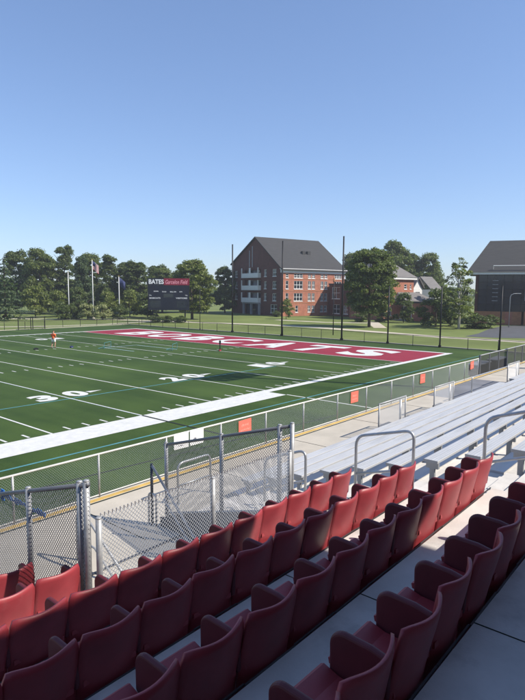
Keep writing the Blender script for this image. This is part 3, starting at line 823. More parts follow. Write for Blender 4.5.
# gable wall: runs along +y of the local frame from the corner; its own frame u along wall
def gplace(o): o.rotation_euler = (0,0,math.pi/2); o.location = (0.0, 0.36, 0)
gop = []
gcols = [(2.0,3.6),(6.3,7.4),(20.5,21.9)]
for (z0, z1) in ((3.6,5.4),(6.5,8.3),(9.5,11.2)):
    for (a,b) in gcols: gop.append((a,b,z0,z1))
gop.append((1.6,4.4,0.7,2.7))
bal = [(9.0, 17.0, z0, z0+2.3) for z0 in (3.25, 6.35, 9.45)]
allop = gop + bal + [(9.0, 17.0, 0.1, 2.7)]
# mirror so that local x grows away from the corner with the outside facing -X of the hall
wall_with_openings(hall, 'gable_wall', 'brick_shaded', GW, EZ, allop, lambda o: (setattr(o, 'rotation_euler', (0,0,math.pi/2)), setattr(o, 'location', (0.36,0.36,0))))  # gable takes the darker brick copy for its shaded side
def gplace2(o): o.rotation_euler = (0,0,math.pi/2); o.location = (0.36,0.36,0); 
def gflip(mb):  # outside of the gable is at +y after rotation: mirror y
    mb.v = [(x, 0.36-y, z) for (x,y,z) in mb.v]; return mb
def gwindow(a,b,z0,z1,bars):
    fr = MB(); w = 0.09; y = 0.16
    for (p,q,c,d) in ((a,a+w,z0,z1),(b-w,b,z0,z1),(a+w,b-w,z0,z0+w),(a+w,b-w,z1-w,z1)): fr.box(p,q,y-0.1,y,c,d)
    for i in range(1,bars+1):
        x = a+(b-a)*i/(bars+1); fr.box(x-0.05,x+0.05,y-0.08,y-0.001,z0+w,z1-w)
    fr.box(a+w,b-w,y-0.07,y-0.002,(z0+z1)/2-0.05,(z0+z1)/2+0.05)
    o = gflip(fr).build('window', 'white_trim', hall); gplace2(o)
    gflip(MB().box(a+0.02,b-0.02,y+0.01,y+0.05,z0+0.02,z1-0.02)).build('pane', 'glass', o)
    gflip(MB().box(a-0.08,b+0.08,-0.06,0.05,z0-0.14,z0-0.005)).build('sill', 'white_trim', o)
for (a,b,z0,z1) in gop: gwindow(a,b,z0,z1,1)
for (a,b,z0,z1) in bal:
    o = gflip(MB().box(a-0.1,b+0.1,-0.9,1.0,z0-0.22,z0-0.02).box(a-0.1,b+0.1,-0.9,-0.84,z0,z0+0.95).box(a-0.1,a+0.02,-0.84,0.0,z0,z0+0.95).box(b-0.02,b+0.1,-0.84,0.0,z0,z0+0.95)
              .box(a-0.1,a+0.12,-0.9,-0.7,z0+0.951,z1).box((a+b)/2-0.35,(a+b)/2+0.35,-0.86,-0.7,z0+0.951,z1).box(b-0.12,b+0.1,-0.9,-0.7,z0+0.951,z1)).build('balcony', 'white_trim', hall); gplace2(o)
    q = gflip(MB().box(a,b,0.95,1.0,z0,z1)).build('door_wall', 'render_grey', o)
    for x in (a+0.9, a+5.0):
        gflip(MB().box(x,x+2.2,0.88,0.94,z0+0.1,z1-0.15)).build('door', 'glass', o)
o = gflip(MB().box(9.0,9.4,-0.5,0.0,0,2.9).box(12.8,13.2,-0.5,0.0,0,2.9).box(16.6,17.0,-0.5,0.0,0,2.9).box(8.8,17.2,-0.6,0.0,2.7,3.0)).build('porch', 'render_grey', hall); gplace2(o)
o = gflip(MB().box(9.0,17.0,0.6,0.7,0.1,2.7)).build('porch_glass', 'glass', hall); gplace2(o)
# triangular upper gable
mb = MB(); prof = [(0, EZ), (GW, EZ), (GW, EL), (RY, RZ2-0.25)]
mb.prism(prof, 'y', 0.0, 0.36); o = mb.build('gable', 'brick_shaded', hall); gplace2(o)
o = gflip(MB().box(RY+1.2, RY+1.5, -0.10, -0.002, 12.0, 17.2).box(RY+2.6, RY+2.9, -0.10, -0.002, 12.0, 16.2)).build('gable_rib', 'render_grey', hall); gplace2(o)
# other walls
MB().box(LB-0.36, LB-0.002, 0.36, GW+0.36, 0, EZ).build('wall', 'brick', hall)
MB().box(0.36, LB-0.36, GW, GW+0.35, 0, EL-0.3).build('wall', 'brick', hall)
MB().box(0.4, LB-0.4, 1.6, GW, -0.2, 0.05).build('floor_slab', 'concrete_wall', hall)
MB().box(0.9, LB-0.5, 1.55, 1.65, 0.06, EZ-1.0).build('inner_wall', 'render_grey', hall)
# roof
rt = 0.28
sl = (RZ2-EZ)/RY; sr = (RZ2-EL)/(GW-RY)
y0 = -0.7; y1 = GW+1.0
prof = [(y0, EZ+0.1+sl*y0), (RY, RZ2), (y1, RZ2-sr*(y1-RY)), (y1, RZ2-sr*(y1-RY)+rt), (RY, RZ2+rt), (y0, EZ+0.1+sl*y0+rt)]
roof = MB().prism(prof, 'x', -0.5, LB+0.6).build('roof', 'shingle', hall)
for (x, w) in ((9.8,0.9),(11.4,0.9)):
    MB().box(x, x+w, 5.2, 6.0, EZ+sl*5.2-0.2, EZ+sl*5.2+1.2).build('roof_vent', 'shingle', roof)
# brick wing at the right end, shade put into its dark colour
wg = thing('brick_wing', S(16.4, 138.8), ang-math.pi/2, 'low shade-dark brick wing with a square white window beside the brick hall', 'building')
def bl(o): pass
wop = [(1.2,4.2,4.2,7.0),(1.6,4.2,0.6,2.8),(5.6,7.2,0.6,2.6)]
wall_with_openings(wg, 'wall', 'brick_shaded', 10.0, 7.6, wop, ident)
for w_ in wop: window(wg, *w_, ident, bars=1)
MB().box(0, 0.35, 0.36, 9, 0, 7.6).build('wall', 'brick_shaded', wg)
MB().box(9.6, 10.0, 0.36, 9, 0, 7.6).build('wall', 'brick_shaded', wg)
MB().box(-0.1, 10.1, -0.1, 9.1, 7.61, 7.9).build('roof', 'shingle', wg)
MB().box(0.4, 9.5, 1.2, 1.3, 0, 7.5).build('inner_wall', 'render_grey', wg)

# ------------------------------------------------------------------ brick house with porch
hs = thing('brick_house', S(25.4, 117), ang+R(4), 'two-storey brick house with grey hipped roof, white eaves and porch, behind the maple', 'building')
wall_with_openings(hs, 'wall', 'brick', 9.5, 8.6, [(1.2,2.2,6.4,7.6),(6.3,7.2,6.6,7.6),(8.2,8.7,6.6,7.6),(1.0,2.4,1.0,2.8),(5.5,7.0,1.0,2.8)], ident)
for w_ in ((1.2,2.2,6.4,7.6),(6.3,7.2,6.6,7.6),(8.2,8.7,6.6,7.6),(1.0,2.4,1.0,2.8),(5.5,7.0,1.0,2.8)): window(hs, *w_, ident, bars=0)
MB().box(9.15, 9.5, 0.36, 10, 0, 8.6).build('wall', 'brick', hs)
MB().box(0, 0.35, 0.36, 10, 0, 8.6).build('wall', 'brick', hs)
MB().box(0.36, 9.14, 9.65, 10, 0, 8.6).build('wall', 'brick', hs)
MB().box(0.5,9.0,1.2,1.3,0,8.4).build('inner_wall', 'render_grey', hs)
MB().box(-0.5, 10.0, -0.5, 10.4, 8.61, 9.05).build('eaves', 'white_trim', hs)
mb = MB(); mb.v += [(-0.6,-0.6,9.06),(10.1,-0.6,9.06),(10.1,10.5,9.06),(-0.6,10.5,9.06),(3.6,5.0,13.4),(5.2,5.0,13.4)]
mb.f += [(0,1,5,4),(1,2,5),(2,3,4,5),(3,0,4),(3,2,1,0)]; mb.build('roof', 'shingle_grey', hs)
# porch
MB().box(3.0, 13.0, -3.0, -2.8, 3.6, 4.0).build('porch_beam', 'white_trim', hs)
for x in (3.1, 5.5, 8.0, 10.4, 12.8): MB().box(x-0.12, x+0.12, -3.0, -2.76, 0, 3.6).build('porch_column', 'white_trim', hs)
mb = MB(); mb.v += [(2.6,-3.3,4.01),(13.4,-3.3,4.01),(13.4,-0.02,4.01),(2.6,-0.02,4.01),(4.2,-0.02,5.9),(11.0,-0.02,5.9)]
mb.f += [(0,1,5,4),(1,2,5),(2,3,4,5),(3,0,4),(3,2,1,0)]; mb.build('porch_roof', 'shingle_grey', hs)
MB().box(2.8, 13.2, -2.75, 0, -0.1, 0.35).build('porch_floor', 'concrete_wall', hs)
MB().box(11.6, 12.3, 4.0, 4.8, 0, 10.2).build('chimney', 'brick', hs)
# white gabled annexe
an = thing('white_annexe', S(35.2, 131), ang, 'small white gabled annexe with grey roof behind the chimney', 'building')
MB().box(0, 3, 0, 6, 0, 6.8).build('wall', 'white_trim', an)
MB().prism([(-0.4, 6.8), (1.5, 9.2), (3.4, 6.8), (3.4, 7.05), (1.5, 9.5), (-0.4, 7.05)], 'y', -0.4, 6.4).build('roof', 'shingle_grey', an)
MB().prism([(0, 6.8), (1.5, 9.0), (3, 6.8)], 'y', 0.05, 0.3).build('gable', 'white_trim', an)
MB().box(0.8, 2.2, -0.03, 0.0, 4.3, 6.0).build('window', 'glass', an)
an = thing('grey_house', S(42.5, 140), ang, 'grey-roofed white house further off between trees at right', 'building')
MB().box(-1.0, 2.6, 0, 6, 0, 6.6).build('wall', 'white_trim', an)
MB().prism([(-0.6, 6.5), (3.0, 9.6), (6.6, 6.5), (6.6, 6.75), (3.0, 9.9), (-0.6, 6.75)], 'x', -1.4, 3.0).build('roof', 'shingle_grey', an)
MB().box(-0.6, 0.8, -0.03, 0.0, 4.0, 5.6).build('window', 'glass', an)
bs = thing('brick_shed', S(35.2, 112), ang, 'low orange brick building glimpsed behind the shrubs at right', 'building')
MB().box(-2, 4, 0, 5, 0, 3.7).build('wall', 'brick', bs)
MB().box(-2.3, 4.3, -0.3, 5.3, 3.7, 4.0).build('roof', 'shingle', bs)
MB().box(2.0, 2.8, -0.03, 0, 1.6, 2.8).build('window', 'white_trim', bs)

# ------------------------------------------------------------------ dark glass hall at right
gh = thing('glass_hall', S(40.2, 106), YAW-math.pi/2-R(22), 'dark glass-fronted hall with big grey roof at the right edge', 'building')
GL = 30.0
MB().box(0, 0.6, 0.4, 25, 0, 9.3).build('wall', 'brick_shaded', gh)
MB().box(0.0, 8.2, 0.0, 0.4, 0, 2.45).build('base_wall', 'brick_tan', gh)
MB().box(10.6, GL, 0.0, 0.4, 0, 2.45).build('base_wall', 'brick_tan', gh)
MB().box(8.6, 9.2, -0.5, 0.3, 0, 2.5).build('lit_pier', 'brick_tan', gh)
MB().box(9.3, 10.5, 0.2, 0.25, 0, 2.4).build('door', 'glass', gh)
MB().box(5.4, 6.6, -0.02, 0.0, 0.1, 2.3).build('door', 'brick', gh)
nb = 20
for i in range(nb):
    for k in range(5):
        x = 0.6 + i*(GL-0.6)/nb; w_ = (GL-0.6)/nb; z0 = 2.46 + k*1.36
        MB().box(x+0.03, x+w_-0.03, 0.12, 0.18, z0+0.03, z0+1.33).build('pane', 'glass_wall', gh)
mb = MB()
for i in range(nb+1):
    x = 0.6 + i*(GL-0.6)/nb; mb.box(x-0.04, x+0.04, 0.02, 0.119, 2.46, 9.26)
mb.build('mullions', 'black_metal', gh)['kind'] = 'stuff'
mb = MB()
for k in range(6): mb.box(0.6, GL, 0.03, 0.118, 2.44+k*1.36, 2.50+k*1.36)
mb.build('transoms', 'black_metal', gh)['kind'] = 'stuff'
MB().box(0.6, GL, 3.0, 3.1, 0, 9.2).build('inner_wall', 'brick_shaded', gh)
MB().box(-1.4, GL, -1.3, 0.6, 9.31, 9.72).build('fascia', 'white_trim', gh)
mb = MB(); rr_ = [(-1.6,-1.5,9.73),(GL+1,-1.5,9.73),(GL+1,26,9.73),(-1.6,26,9.73),(2.2,8.0,16.2),(GL+1,8.0,16.2),(2.2,16,16.2),(GL+1,16,16.2)]
mb.v += rr_; mb.f += [(0,1,5,4),(3,0,4,6),(2,3,6,7),(4,5,7,6),(0,3,2,1)]; rf = mb.build('roof', 'shingle', gh)
MB().tube([(3.0,-1.0,10.9),(9.0,-1.0,10.9)], 0.09, 6).tube([(9.0,-1.0,10.9),(9.0,-1.0,9.7)], 0.07, 6).tube([(3.0,-1.0,10.9),(3.0,-0.6,10.2)], 0.05, 6).build('roof_rail', 'white_trim', gh)
lad = MB()
for x in (8.6, 9.3): lad.tube([(x,-0.4,4.5),(x,-0.4,9.3)], 0.05, 6)
for i in range(8): lad.tube([(8.6,-0.4,4.7+i*0.6),(9.3,-0.4,4.7+i*0.6)], 0.04, 6)
lad.build('ladder', 'galvanised', gh)
for x in (3.0,):
    for i in range(6): MB().box(x, x+1.0, -0.12, 0.0, 4.4+i*0.75, 4.5+i*0.75).build('louvre', 'render_grey', gh)
# curved lamp in front of the glass hall
p = S(42.5, 96)
t = thing('lamp_post', p, YAW-math.pi/2, 'grey lamp post with a bent arm before the glass hall', 'lamp post')
MB().tube([(0,0,0),(0,0,5.2),(0.15,0,5.6),(0.6,0,5.8),(1.4,0,5.85)], 0.07, 8, r1=0.04).build('shaft', 'galvanised', t, True)
MB().box(1.2, 1.8, -0.12, 0.12, 5.78, 5.9).build('lamp_head', 'galvanised', t)

# ------------------------------------------------------------------ foliage
rng = np.random.default_rng(7)
leafmat('leaf_mid', (0.060, 0.090, 0.022), (0.195, 0.230, 0.068), 0.45)
leafmat('leaf_dark', (0.046, 0.072, 0.022), (0.150, 0.185, 0.058), 0.42)
leafmat('leaf_light', (0.090, 0.120, 0.028), (0.230, 0.255, 0.072), 0.45)
leafmat('leaf_pale', (0.15, 0.17, 0.05), (0.36, 0.37, 0.18))
leafmat('leaf_blue', (0.036, 0.066, 0.032), (0.115, 0.155, 0.068), 0.35)
def leaves(pts, out, size, name, m, jitter=0.75, upw=0.35):
    n = len(pts)
    nr = out + rng.normal(0, jitter, (n,3)) + np.array([0,0,upw]); nr /= np.linalg.norm(nr, axis=1)[:,None]
    a = np.cross(nr, rng.normal(0,1,(n,3))); a /= np.linalg.norm(a, axis=1)[:,None]; b = np.cross(nr, a)
    s_ = size*rng.uniform(0.6,1.35,(n,1))
    l = s_*0.62
    v = np.stack([pts - a*s_, pts - b*l + nr*s_*0.12, pts + a*s_, pts + b*l + nr*s_*0.12], 1).reshape(-1,3)
    me = bpy.data.meshes.new(name)
    me.vertices.add(4*n); me.vertices.foreach_set('co', v.astype(np.float32).ravel())
    me.loops.add(4*n); me.loops.foreach_set('vertex_index', np.arange(4*n, dtype=np.int32))
    me.polygons.add(n); me.polygons.foreach_set('loop_start', np.arange(0,4*n,4,dtype=np.int32))
    me.update(calc_edges=True); me.materials.append(MATS[m]); return me
def crown_pts(n, env, nclump, crad, nleaf):
    """clumps placed through a crown envelope; env(zn) gives relative radius for zn in 0..1"""
    P = []; O = []
    for c in range(nclump):
        zn = rng.uniform(0.02, 1.0); r_ = env(zn)
        th = rng.uniform(0, 2*math.pi); rad = r_*math.sqrt(rng.uniform(0.15, 1.0))
        ctr = np.array([rad*math.cos(th), rad*math.sin(th), zn])
        k = nleaf
        d = rng.normal(0,1,(k,3)); d /= np.linalg.norm(d,axis=1)[:,None]
        d[:,2] = np.where(d[:,2] < -0.3, -d[:,2]*0.6, d[:,2])
        rr = crad*rng.uniform(0.55,1.35)*rng.uniform(0.25,1.2,(k,1))**0.6
        P.append((ctr, d*rr)); O.append(d)
    return P, O
def make_tree(kind, height, radius, m, leaf, nclump, nleaf, trunk_frac=0.18, crad=0.24, bark='bark', env=None):
    """returns (crown mesh, trunk mesh) of a tree of given height with base at the origin"""
    z0 = height*trunk_frac; H = height - z0
    env = env or (lambda zn: radius*math.sin(math.pi*min(1, 0.12+0.86*zn))**0.6)
    P, O = crown_pts(0, env, nclump, 1.0, nleaf)
    cr = crad*radius*2*0.5
    pts = []; out = []
    for (ctr, off), o_ in zip(P, O):
        base = np.array([ctr[0]*0.86, ctr[1]*0.86, z0 + ctr[2]*(H-cr*0.8)])
        pts.append(base + off*cr*np.array([1,1,0.78])); out.append(o_)
    me = leaves(np.concatenate(pts), np.concatenate(out), leaf, 'crown', m)
    tb = MB(); tr = max(0.08, height*0.016)
    tb.tube([(0,0,-0.1),(0.02*height,0,height*0.25),(-0.01*height,0.015*height,height*0.55),(0,0,height*0.85)], tr*1.25, 9, r1=tr*0.25)
    rl = random.Random(int(height*100))
    for i in range(9):
        a = rl.uniform(0, 6.28); zz = rl.uniform(trunk_frac*0.9, 0.7)*height; q = radius*rl.uniform(0.5,0.85)
        tb.tube([(0,0,zz), (q*0.5*math.cos(a), q*0.5*math.sin(a), zz+height*0.08), (q*math.cos(a), q*math.sin(a), zz+height*0.17)], tr*0.5, 6, r1=tr*0.12)
    return me, tb.mesh('trunk', bark, True)
def make_conifer(height, radius, m, leaf, tiers, nleaf, spread=0.2):
    pts = []; out = []
    for k in range(tiers):
        zn = 0.08 + 0.9*k/tiers; r_ = radius*(1-zn)**0.75*rng.uniform(0.75,1.1)+0.2
        nb_ = int(7 + 6*(1-zn))
        for b in range(nb_):
            th = rng.uniform(0, 6.28); n_ = max(6, int(nleaf*(1-zn)/nb_*2))
            t_ = rng.uniform(0.15,1,n_)
            w_ = 0.16*r_*(1.2-t_)+0.12
            x = r_*t_; sd_ = rng.normal(0,1,n_)*w_
            zz = height*zn - 0.22*x + rng.normal(0,0.15,n_)
            pts.append(np.stack([x*math.cos(th)-sd_*math.sin(th), x*math.sin(th)+sd_*math.cos(th), zz],1))
            out.append(np.stack([np.full(n_,0.4*math.cos(th)), np.full(n_,0.4*math.sin(th)), np.full(n_,0.8)],1))
    me = leaves(np.concatenate(pts), np.concatenate(out), leaf, 'crown', m, 0.45)
    tb = MB().tube([(0,0,-0.1),(0,0,height*0.5),(0,0,height*0.97)], height*0.02, 8, r1=0.04)
    return me, tb.mesh('trunk', 'bark', True)
def plant(name, pair, lat, dep, scale, rz, label, cat='tree', grp=None, z=0.0, sub='trunk'):
    t = thing(name, S(lat, dep, z), rz, label, cat, grp)
    sc = scale if isinstance(scale, tuple) else (scale,)*3
    t.scale = sc
    link('crown' if cat == 'tree' else 'foliage', pair[0], t); link(sub, pair[1], t)
    return t
D1 = make_tree('a', 16, 5.2, 'leaf_mid', 0.22, 150, 170, 0.06, 0.23)
D2 = make_tree('b', 15, 4.6, 'leaf_dark', 0.22, 140, 170, 0.04, 0.23, env=lambda zn: 4.6*(math.sin(math.pi*min(1,0.2+0.72*zn))**0.7))
D3 = make_tree('c', 14, 4.4, 'leaf_light', 0.20, 140, 160, 0.12, 0.22)
D4 = make_tree('d', 17, 5.0, 'leaf_blue', 0.21, 140, 170, 0.03, 0.20, env=lambda zn: 5.0*(1.05-zn)**0.5)
MP = make_tree('m', 13.5, 4.7, 'leaf_mid', 0.17, 230, 190, 0.17, 0.20, env=lambda zn: 4.6*math.sin(math.pi*min(1,0.16+0.76*zn))**0.55)
C1 = make_conifer(13, 4.4, 'leaf_blue', 0.26, 16, 150)
C2 = make_tree('p', 17, 4.6, 'leaf_dark', 0.21, 130, 150, 0.05, 0.20, env=lambda zn: 4.4*(1.08-zn)**0.45*(0.72+0.28*math.sin(zn*21)))
B1 = make_tree('s', 4.0, 2.3, 'leaf_dark', 0.17, 22, 130, 0.0, 0.36)
B2 = make_tree('t', 3.2, 2.0, 'leaf_pale', 0.15, 22, 120, 0.0, 0.36)
B3 = make_tree('u', 6.0, 3.0, 'leaf_light', 0.22, 26, 120, 0.08, 0.32)
B4 = make_tree('v', 6.5, 3.0, 'leaf_dark', 0.20, 34, 140, 0.0, 0.30)
BR = make_tree('w', 10.8, 2.6, 'leaf_light', 0.17, 46, 52, 0.14, 0.26, bark='bark_pale')
G1 = 'trees beyond the far side of the field'; G2 = 'shrubs beside the flagpoles'; G3 = 'trees behind the brick house'
plant('spruce_tree', C1, -48.5, 105, 0.95, 0.3, 'blue-green layered spruce at the far left edge', grp=G1)
plant('broadleaf_tree', D2, -61.5, 140, (1.0,1.0,1.05), 1.0, 'dark broadleaf tree behind the spruce at far left', grp=G1)
plant('broadleaf_tree', D1, -54.2, 136, (0.95,0.95,1.0), 2.2, 'dark rounded tree left of the tall pine', grp=G1)
plant('pine_tree', C2, -49.0, 139, 1.0, 0.7, 'tall ragged pine behind the bare flagpole', grp=G1)
plant('columnar_tree', D4, -42.2, 130, (0.72,0.72,0.82), 1.9, 'narrow blue-green tree between the two left flagpoles', grp=G1)
plant('pine_tree', C2, -38.8, 141, (0.95,0.95,0.88), 2.9, 'ragged dark pine behind the tall striped flag', grp=G1)
plant('broadleaf_tree', D2, -35.6, 146, (0.9,0.9,0.9), 0.2, 'dark tree behind the navy flag, left of it', grp=G1)
plant('broadleaf_tree', D2, -31.8, 140, (0.95,0.95,0.88), 4.2, 'dark broadleaf tree left of the scoreboard', grp=G1)
plant('broadleaf_tree', D1, -26.4, 146, (0.9,0.9,0.74), 5.0, 'mid green tree rising just above the scoreboard', grp=G1)
plant('broadleaf_tree', D1, -22.0, 150, (0.9,0.9,0.72), 3.3, 'mid green tree behind the right half of the scoreboard', grp=G1)
plant('broadleaf_tree', D3, -14.6, 115, (1.12,1.12,0.88), 0.9, 'light green spreading tree at the right of the scoreboard', grp=G1)
plant('broadleaf_tree', D2, -10.2, 150, (0.75,0.75,0.84), 2.0, 'dark tree against the left end of the brick hall', grp=G1)
plant('broadleaf_tree', D2, -69, 138, 1.0, 3.0, 'dark tree partly cut off by the left edge of the picture', grp=G1)
plant('broadleaf_tree', D1, -45.6, 148, (1.0,1.0,0.98), 1.3, 'mid green tree behind the pine and the bare flagpole', grp=G1)
plant('broadleaf_tree', D2, -57.8, 150, (1.0,1.0,0.98), 2.3, 'dark tree filling the gap behind the spruce', grp=G1)
plant('broadleaf_tree', D1, -17.6, 152, (0.95,0.95,0.74), 1.9, 'mid green tree behind the light spreading tree', grp=G1)
plant('broadleaf_tree', D2, -28.6, 152, (1.0,1.0,0.86), 0.6, 'dark tree behind the left half of the scoreboard', grp=G1)
plant('small_tree', B3, -47.4, 116, (1.05,1.05,1.12), 0.4, 'small yellow-green tree right of the spruce at far left', grp=G1)
plant('small_tree', B3, -44.3, 120, (0.9,0.9,0.95), 2.4, 'small yellow-green tree in the gap below the tall pine', grp=G1)
plant('shrub', B1, -39.9, 111, (1.0,1.0,0.95), 0, 'dark green shrub at the foot of the bare flagpole', 'shrub', G2, sub='stem')
plant('shrub', B1, -37.3, 113, (0.9,0.9,1.05), 2, 'dark shrub between the bare flagpole and the pale shrubs', 'shrub', G2, sub='stem')
plant('shrub', B2, -35.0, 111, 1.0, 1, 'pale flowering shrub at the foot of the striped flag', 'shrub', G2, sub='stem')
plant('shrub', B2, -32.0, 111, 1.0, 3, 'pale flowering shrub left of the navy flag', 'shrub', G2, sub='stem')
plant('shrub', B1, -29.0, 113, (0.9,0.9,0.85), 4, 'dark shrub at the foot of the navy flagpole', 'shrub', G2, sub='stem')
plant('small_tree', B3, -33.6, 121, (0.95,0.95,0.95), 5, 'light green small tree behind the pale shrubs', grp=G1)
plant('small_tree', B3, -29.6, 124, (1.0,1.0,1.0), 1.5, 'light green small tree behind the navy flagpole', grp=G1)
plant('small_tree', B4, -40.5, 122, (1.0,1.0,1.0), 0.5, 'dark bushy small tree behind the bare flagpole', grp=G1)
plant('small_tree', B4, -25.0, 121, (1.0,1.0,0.8), 2.5, 'dark bushy small tree just left of the scoreboard', grp=G1)
for i, (la, lb) in enumerate(((-20.0, 'left'), (-17.6, 'middle'), (-15.2, 'right'))):
    plant('hedge_bush', B1, la, 102.5, (0.62,0.62,0.36), i*1.7, 'low dark hedge bush under the scoreboard, %s one' % lb, 'shrub', 'hedge under the scoreboard', sub='stem')
plant('maple_tree', MP, 18.0, 94, 1.0, 0.5, 'big round-crowned maple standing on the lawn right of the brick hall', grp=None)
plant('small_tree', B3, 5.0, 119, (0.55,0.55,0.72), 0.5, 'small tree at the corner of the brick hall')
plant('shrub', B1, 3.2, 129, (0.5,0.5,0.4), 0.5, 'low shrub by the corner of the brick hall', 'shrub', sub='stem')
plant('broadleaf_tree', D1, 24.8, 158, (1.0,1.0,1.06), 0.1, 'dark tree behind the maple and the brick hall', grp=G3)
plant('broadleaf_tree', D2, 30.6, 160, (1.2,1.2,1.22), 1.1, 'dark tree just right of the maple top', grp=G3)
plant('broadleaf_tree', D1, 36.6, 156, (1.15,1.15,1.27), 2.1, 'tallest dark tree above the brick house', grp=G3)
plant('broadleaf_tree', D2, 41.8, 162, (1.25,1.25,1.16), 3.1, 'broad dark tree above the chimney', grp=G3)
plant('broadleaf_tree', D1, 47.0, 160, (1.0,1.0,1.08), 4.4, 'rounded dark tree left of the glass hall gap', grp=G3)
plant('broadleaf_tree', D1, 52.0, 172, (0.9,0.9,0.8), 4.9, 'distant tree in the gap beside the glass hall', grp=G3)
plant('small_tree', B3, 35.5, 108, (0.9,0.9,1.15), 0.8, 'light green small tree right of the porch')
plant('shrub', B4, 29.9, 96, (1.1,1.1,1.0), 0.2, 'large dark rounded shrub right of the porch', 'shrub', sub='stem')
plant('shrub', B4, 33.4, 99, (0.95,0.95,0.95), 1.4, 'large dark shrub behind the pale-stemmed birch', 'shrub', sub='stem')
plant('shrub', B4, 27.6, 109, (0.75,0.75,0.9), 2.4, 'dark shrub in front of the porch', 'shrub', sub='stem')
plant('shrub', B1, 19.5, 110, (0.8,0.8,0.55), 2.4, 'low dark shrub behind the maple trunk', 'shrub', sub='stem')
plant('shrub', B1, 23.6, 110, (0.8,0.8,0.6), 1.4, 'low dark shrub at the left end of the porch', 'shrub', sub='stem')
plant('birch_tree', BR, 32.1, 91, (1.1,1.1,1.0), 0.2, 'thin pale-stemmed birch with sparse leaves left of the glass hall')
plant('birch_tree', BR, 41.0, 118, (1.15,1.15,1.28), 2.2, 'sparse wispy tree behind the birch against the sky')
plant('shrub', B1, 35.4, 92.5, (1.1,1.1,0.72), 0.2, 'rounded green shrub at the foot of the birch, right side', 'shrub', sub='stem')
plant('shrub', B1, 37.9, 93.5, (0.9,0.9,0.62), 2.2, 'low green shrub before the glass hall base', 'shrub', sub='stem')
# distant wood closing the horizon
pts = []; out = []
for i in range(620):
    la = rng.uniform(-420, 420); de = rng.uniform(240, 330); h_ = rng.uniform(6, 10.5)
    c = S(la, de); k = 60
    d = rng.normal(0,1,(k,3)); d /= np.linalg.norm(d,axis=1)[:,None]
    pts.append(np.array([c.x,c.y,h_*0.55]) + d*np.array([5.5,5.5,h_*0.5])); out.append(d)
me = leaves(np.concatenate(pts), np.concatenate(out), 1.1, 'far_wood', 'leaf_mid')
o = link('far_wood', me); tag(o, 'distant wood along the horizon', 'wood', kind='stuff')

# ------------------------------------------------------------------ the person on the field
def make_person():
    t = thing('person', (-14.2, 31.4, 0), R(-75), 'person in an orange shirt and white shorts standing on the field', 'person')
    V = [(0,0,0.95),(0,0,1.12),(0,0.01,1.32),(0,0,1.48),(0,0,1.56),(0.0,0.02,1.66),(0,0.02,1.76),
         (0.19,0,1.42),(0.27,0.05,1.17),(0.22,0.24,1.05),(0.20,0.32,1.03),
         (-0.19,0,1.42),(-0.27,0.02,1.16),(-0.24,0.20,1.02),(-0.22,0.28,1.0),
         (0.10,0,0.90),(0.12,0.10,0.50),(0.12,0.02,0.10),(0.12,0.16,0.04),
         (-0.10,0,0.90),(-0.12,-0.02,0.50),(-0.13,-0.16,0.10),(-0.13,-0.02,0.04)]
    Ed = [(0,1),(1,2),(2,3),(3,4),(4,5),(5,6),(3,7),(7,8),(8,9),(9,10),(3,11),(11,12),(12,13),(13,14),(0,15),(15,16),(16,17),(17,18),(0,19),(19,20),(20,21),(21,22)]
    rad = [.14,.13,.15,.10,.055,.095,.075,.065,.045,.035,.035,.065,.045,.035,.035,.10,.065,.045,.04,.10,.065,.045,.04]
    def skin(name, vs_, es_, rs_, m, root=0, infl=0):
        me = bpy.data.meshes.new(name); me.from_pydata(vs_, es_, []); o = link(name, me, t)
        o.modifiers.new('skin', 'SKIN'); sv = me.skin_vertices[0].data
        for i, r_ in enumerate(rs_): sv[i].radius = (r_+infl, r_+infl)
        sv[root].use_root = True
        su = o.modifiers.new('sub', 'SUBSURF'); su.levels = 2; su.render_levels = 2
        me.materials.append(MATS[m]); return o
    skin('body', V, Ed, rad, 'skin')
    skin('shirt', [V[0],V[1],V[2],(0,0,1.44),(0.19,0,1.42),(0.25,0.035,1.24),(-0.19,0,1.42),(-0.25,0.015,1.24)], [(0,1),(1,2),(2,3),(3,4),(4,5),(3,6),(6,7)], [.15,.14,.155,.10,.08,.065,.08,.065], 'orange_shirt', 0, 0.02)
    skin('shorts', [(0,0,0.98),(0.10,0,0.88),(0.118,0.07,0.60),(-0.10,0,0.88),(-0.118,-0.015,0.60)], [(0,1),(1,2),(0,3),(3,4)], [.15,.11,.09,.11,.09], 'white_cloth', 0, 0.02)
    skin('hair', [(0,0,1.70),(0,-0.01,1.76)], [(0,1)], [.098,.085], 'hair')
    for (a,b) in (((0.12,-0.02,0.05),(0.12,0.18,0.04)),((-0.13,-0.20,0.05),(-0.13,0.0,0.04))): skin('shoe', [a,b], [(0,1)], [.055,.045], 'shoe')
make_person()
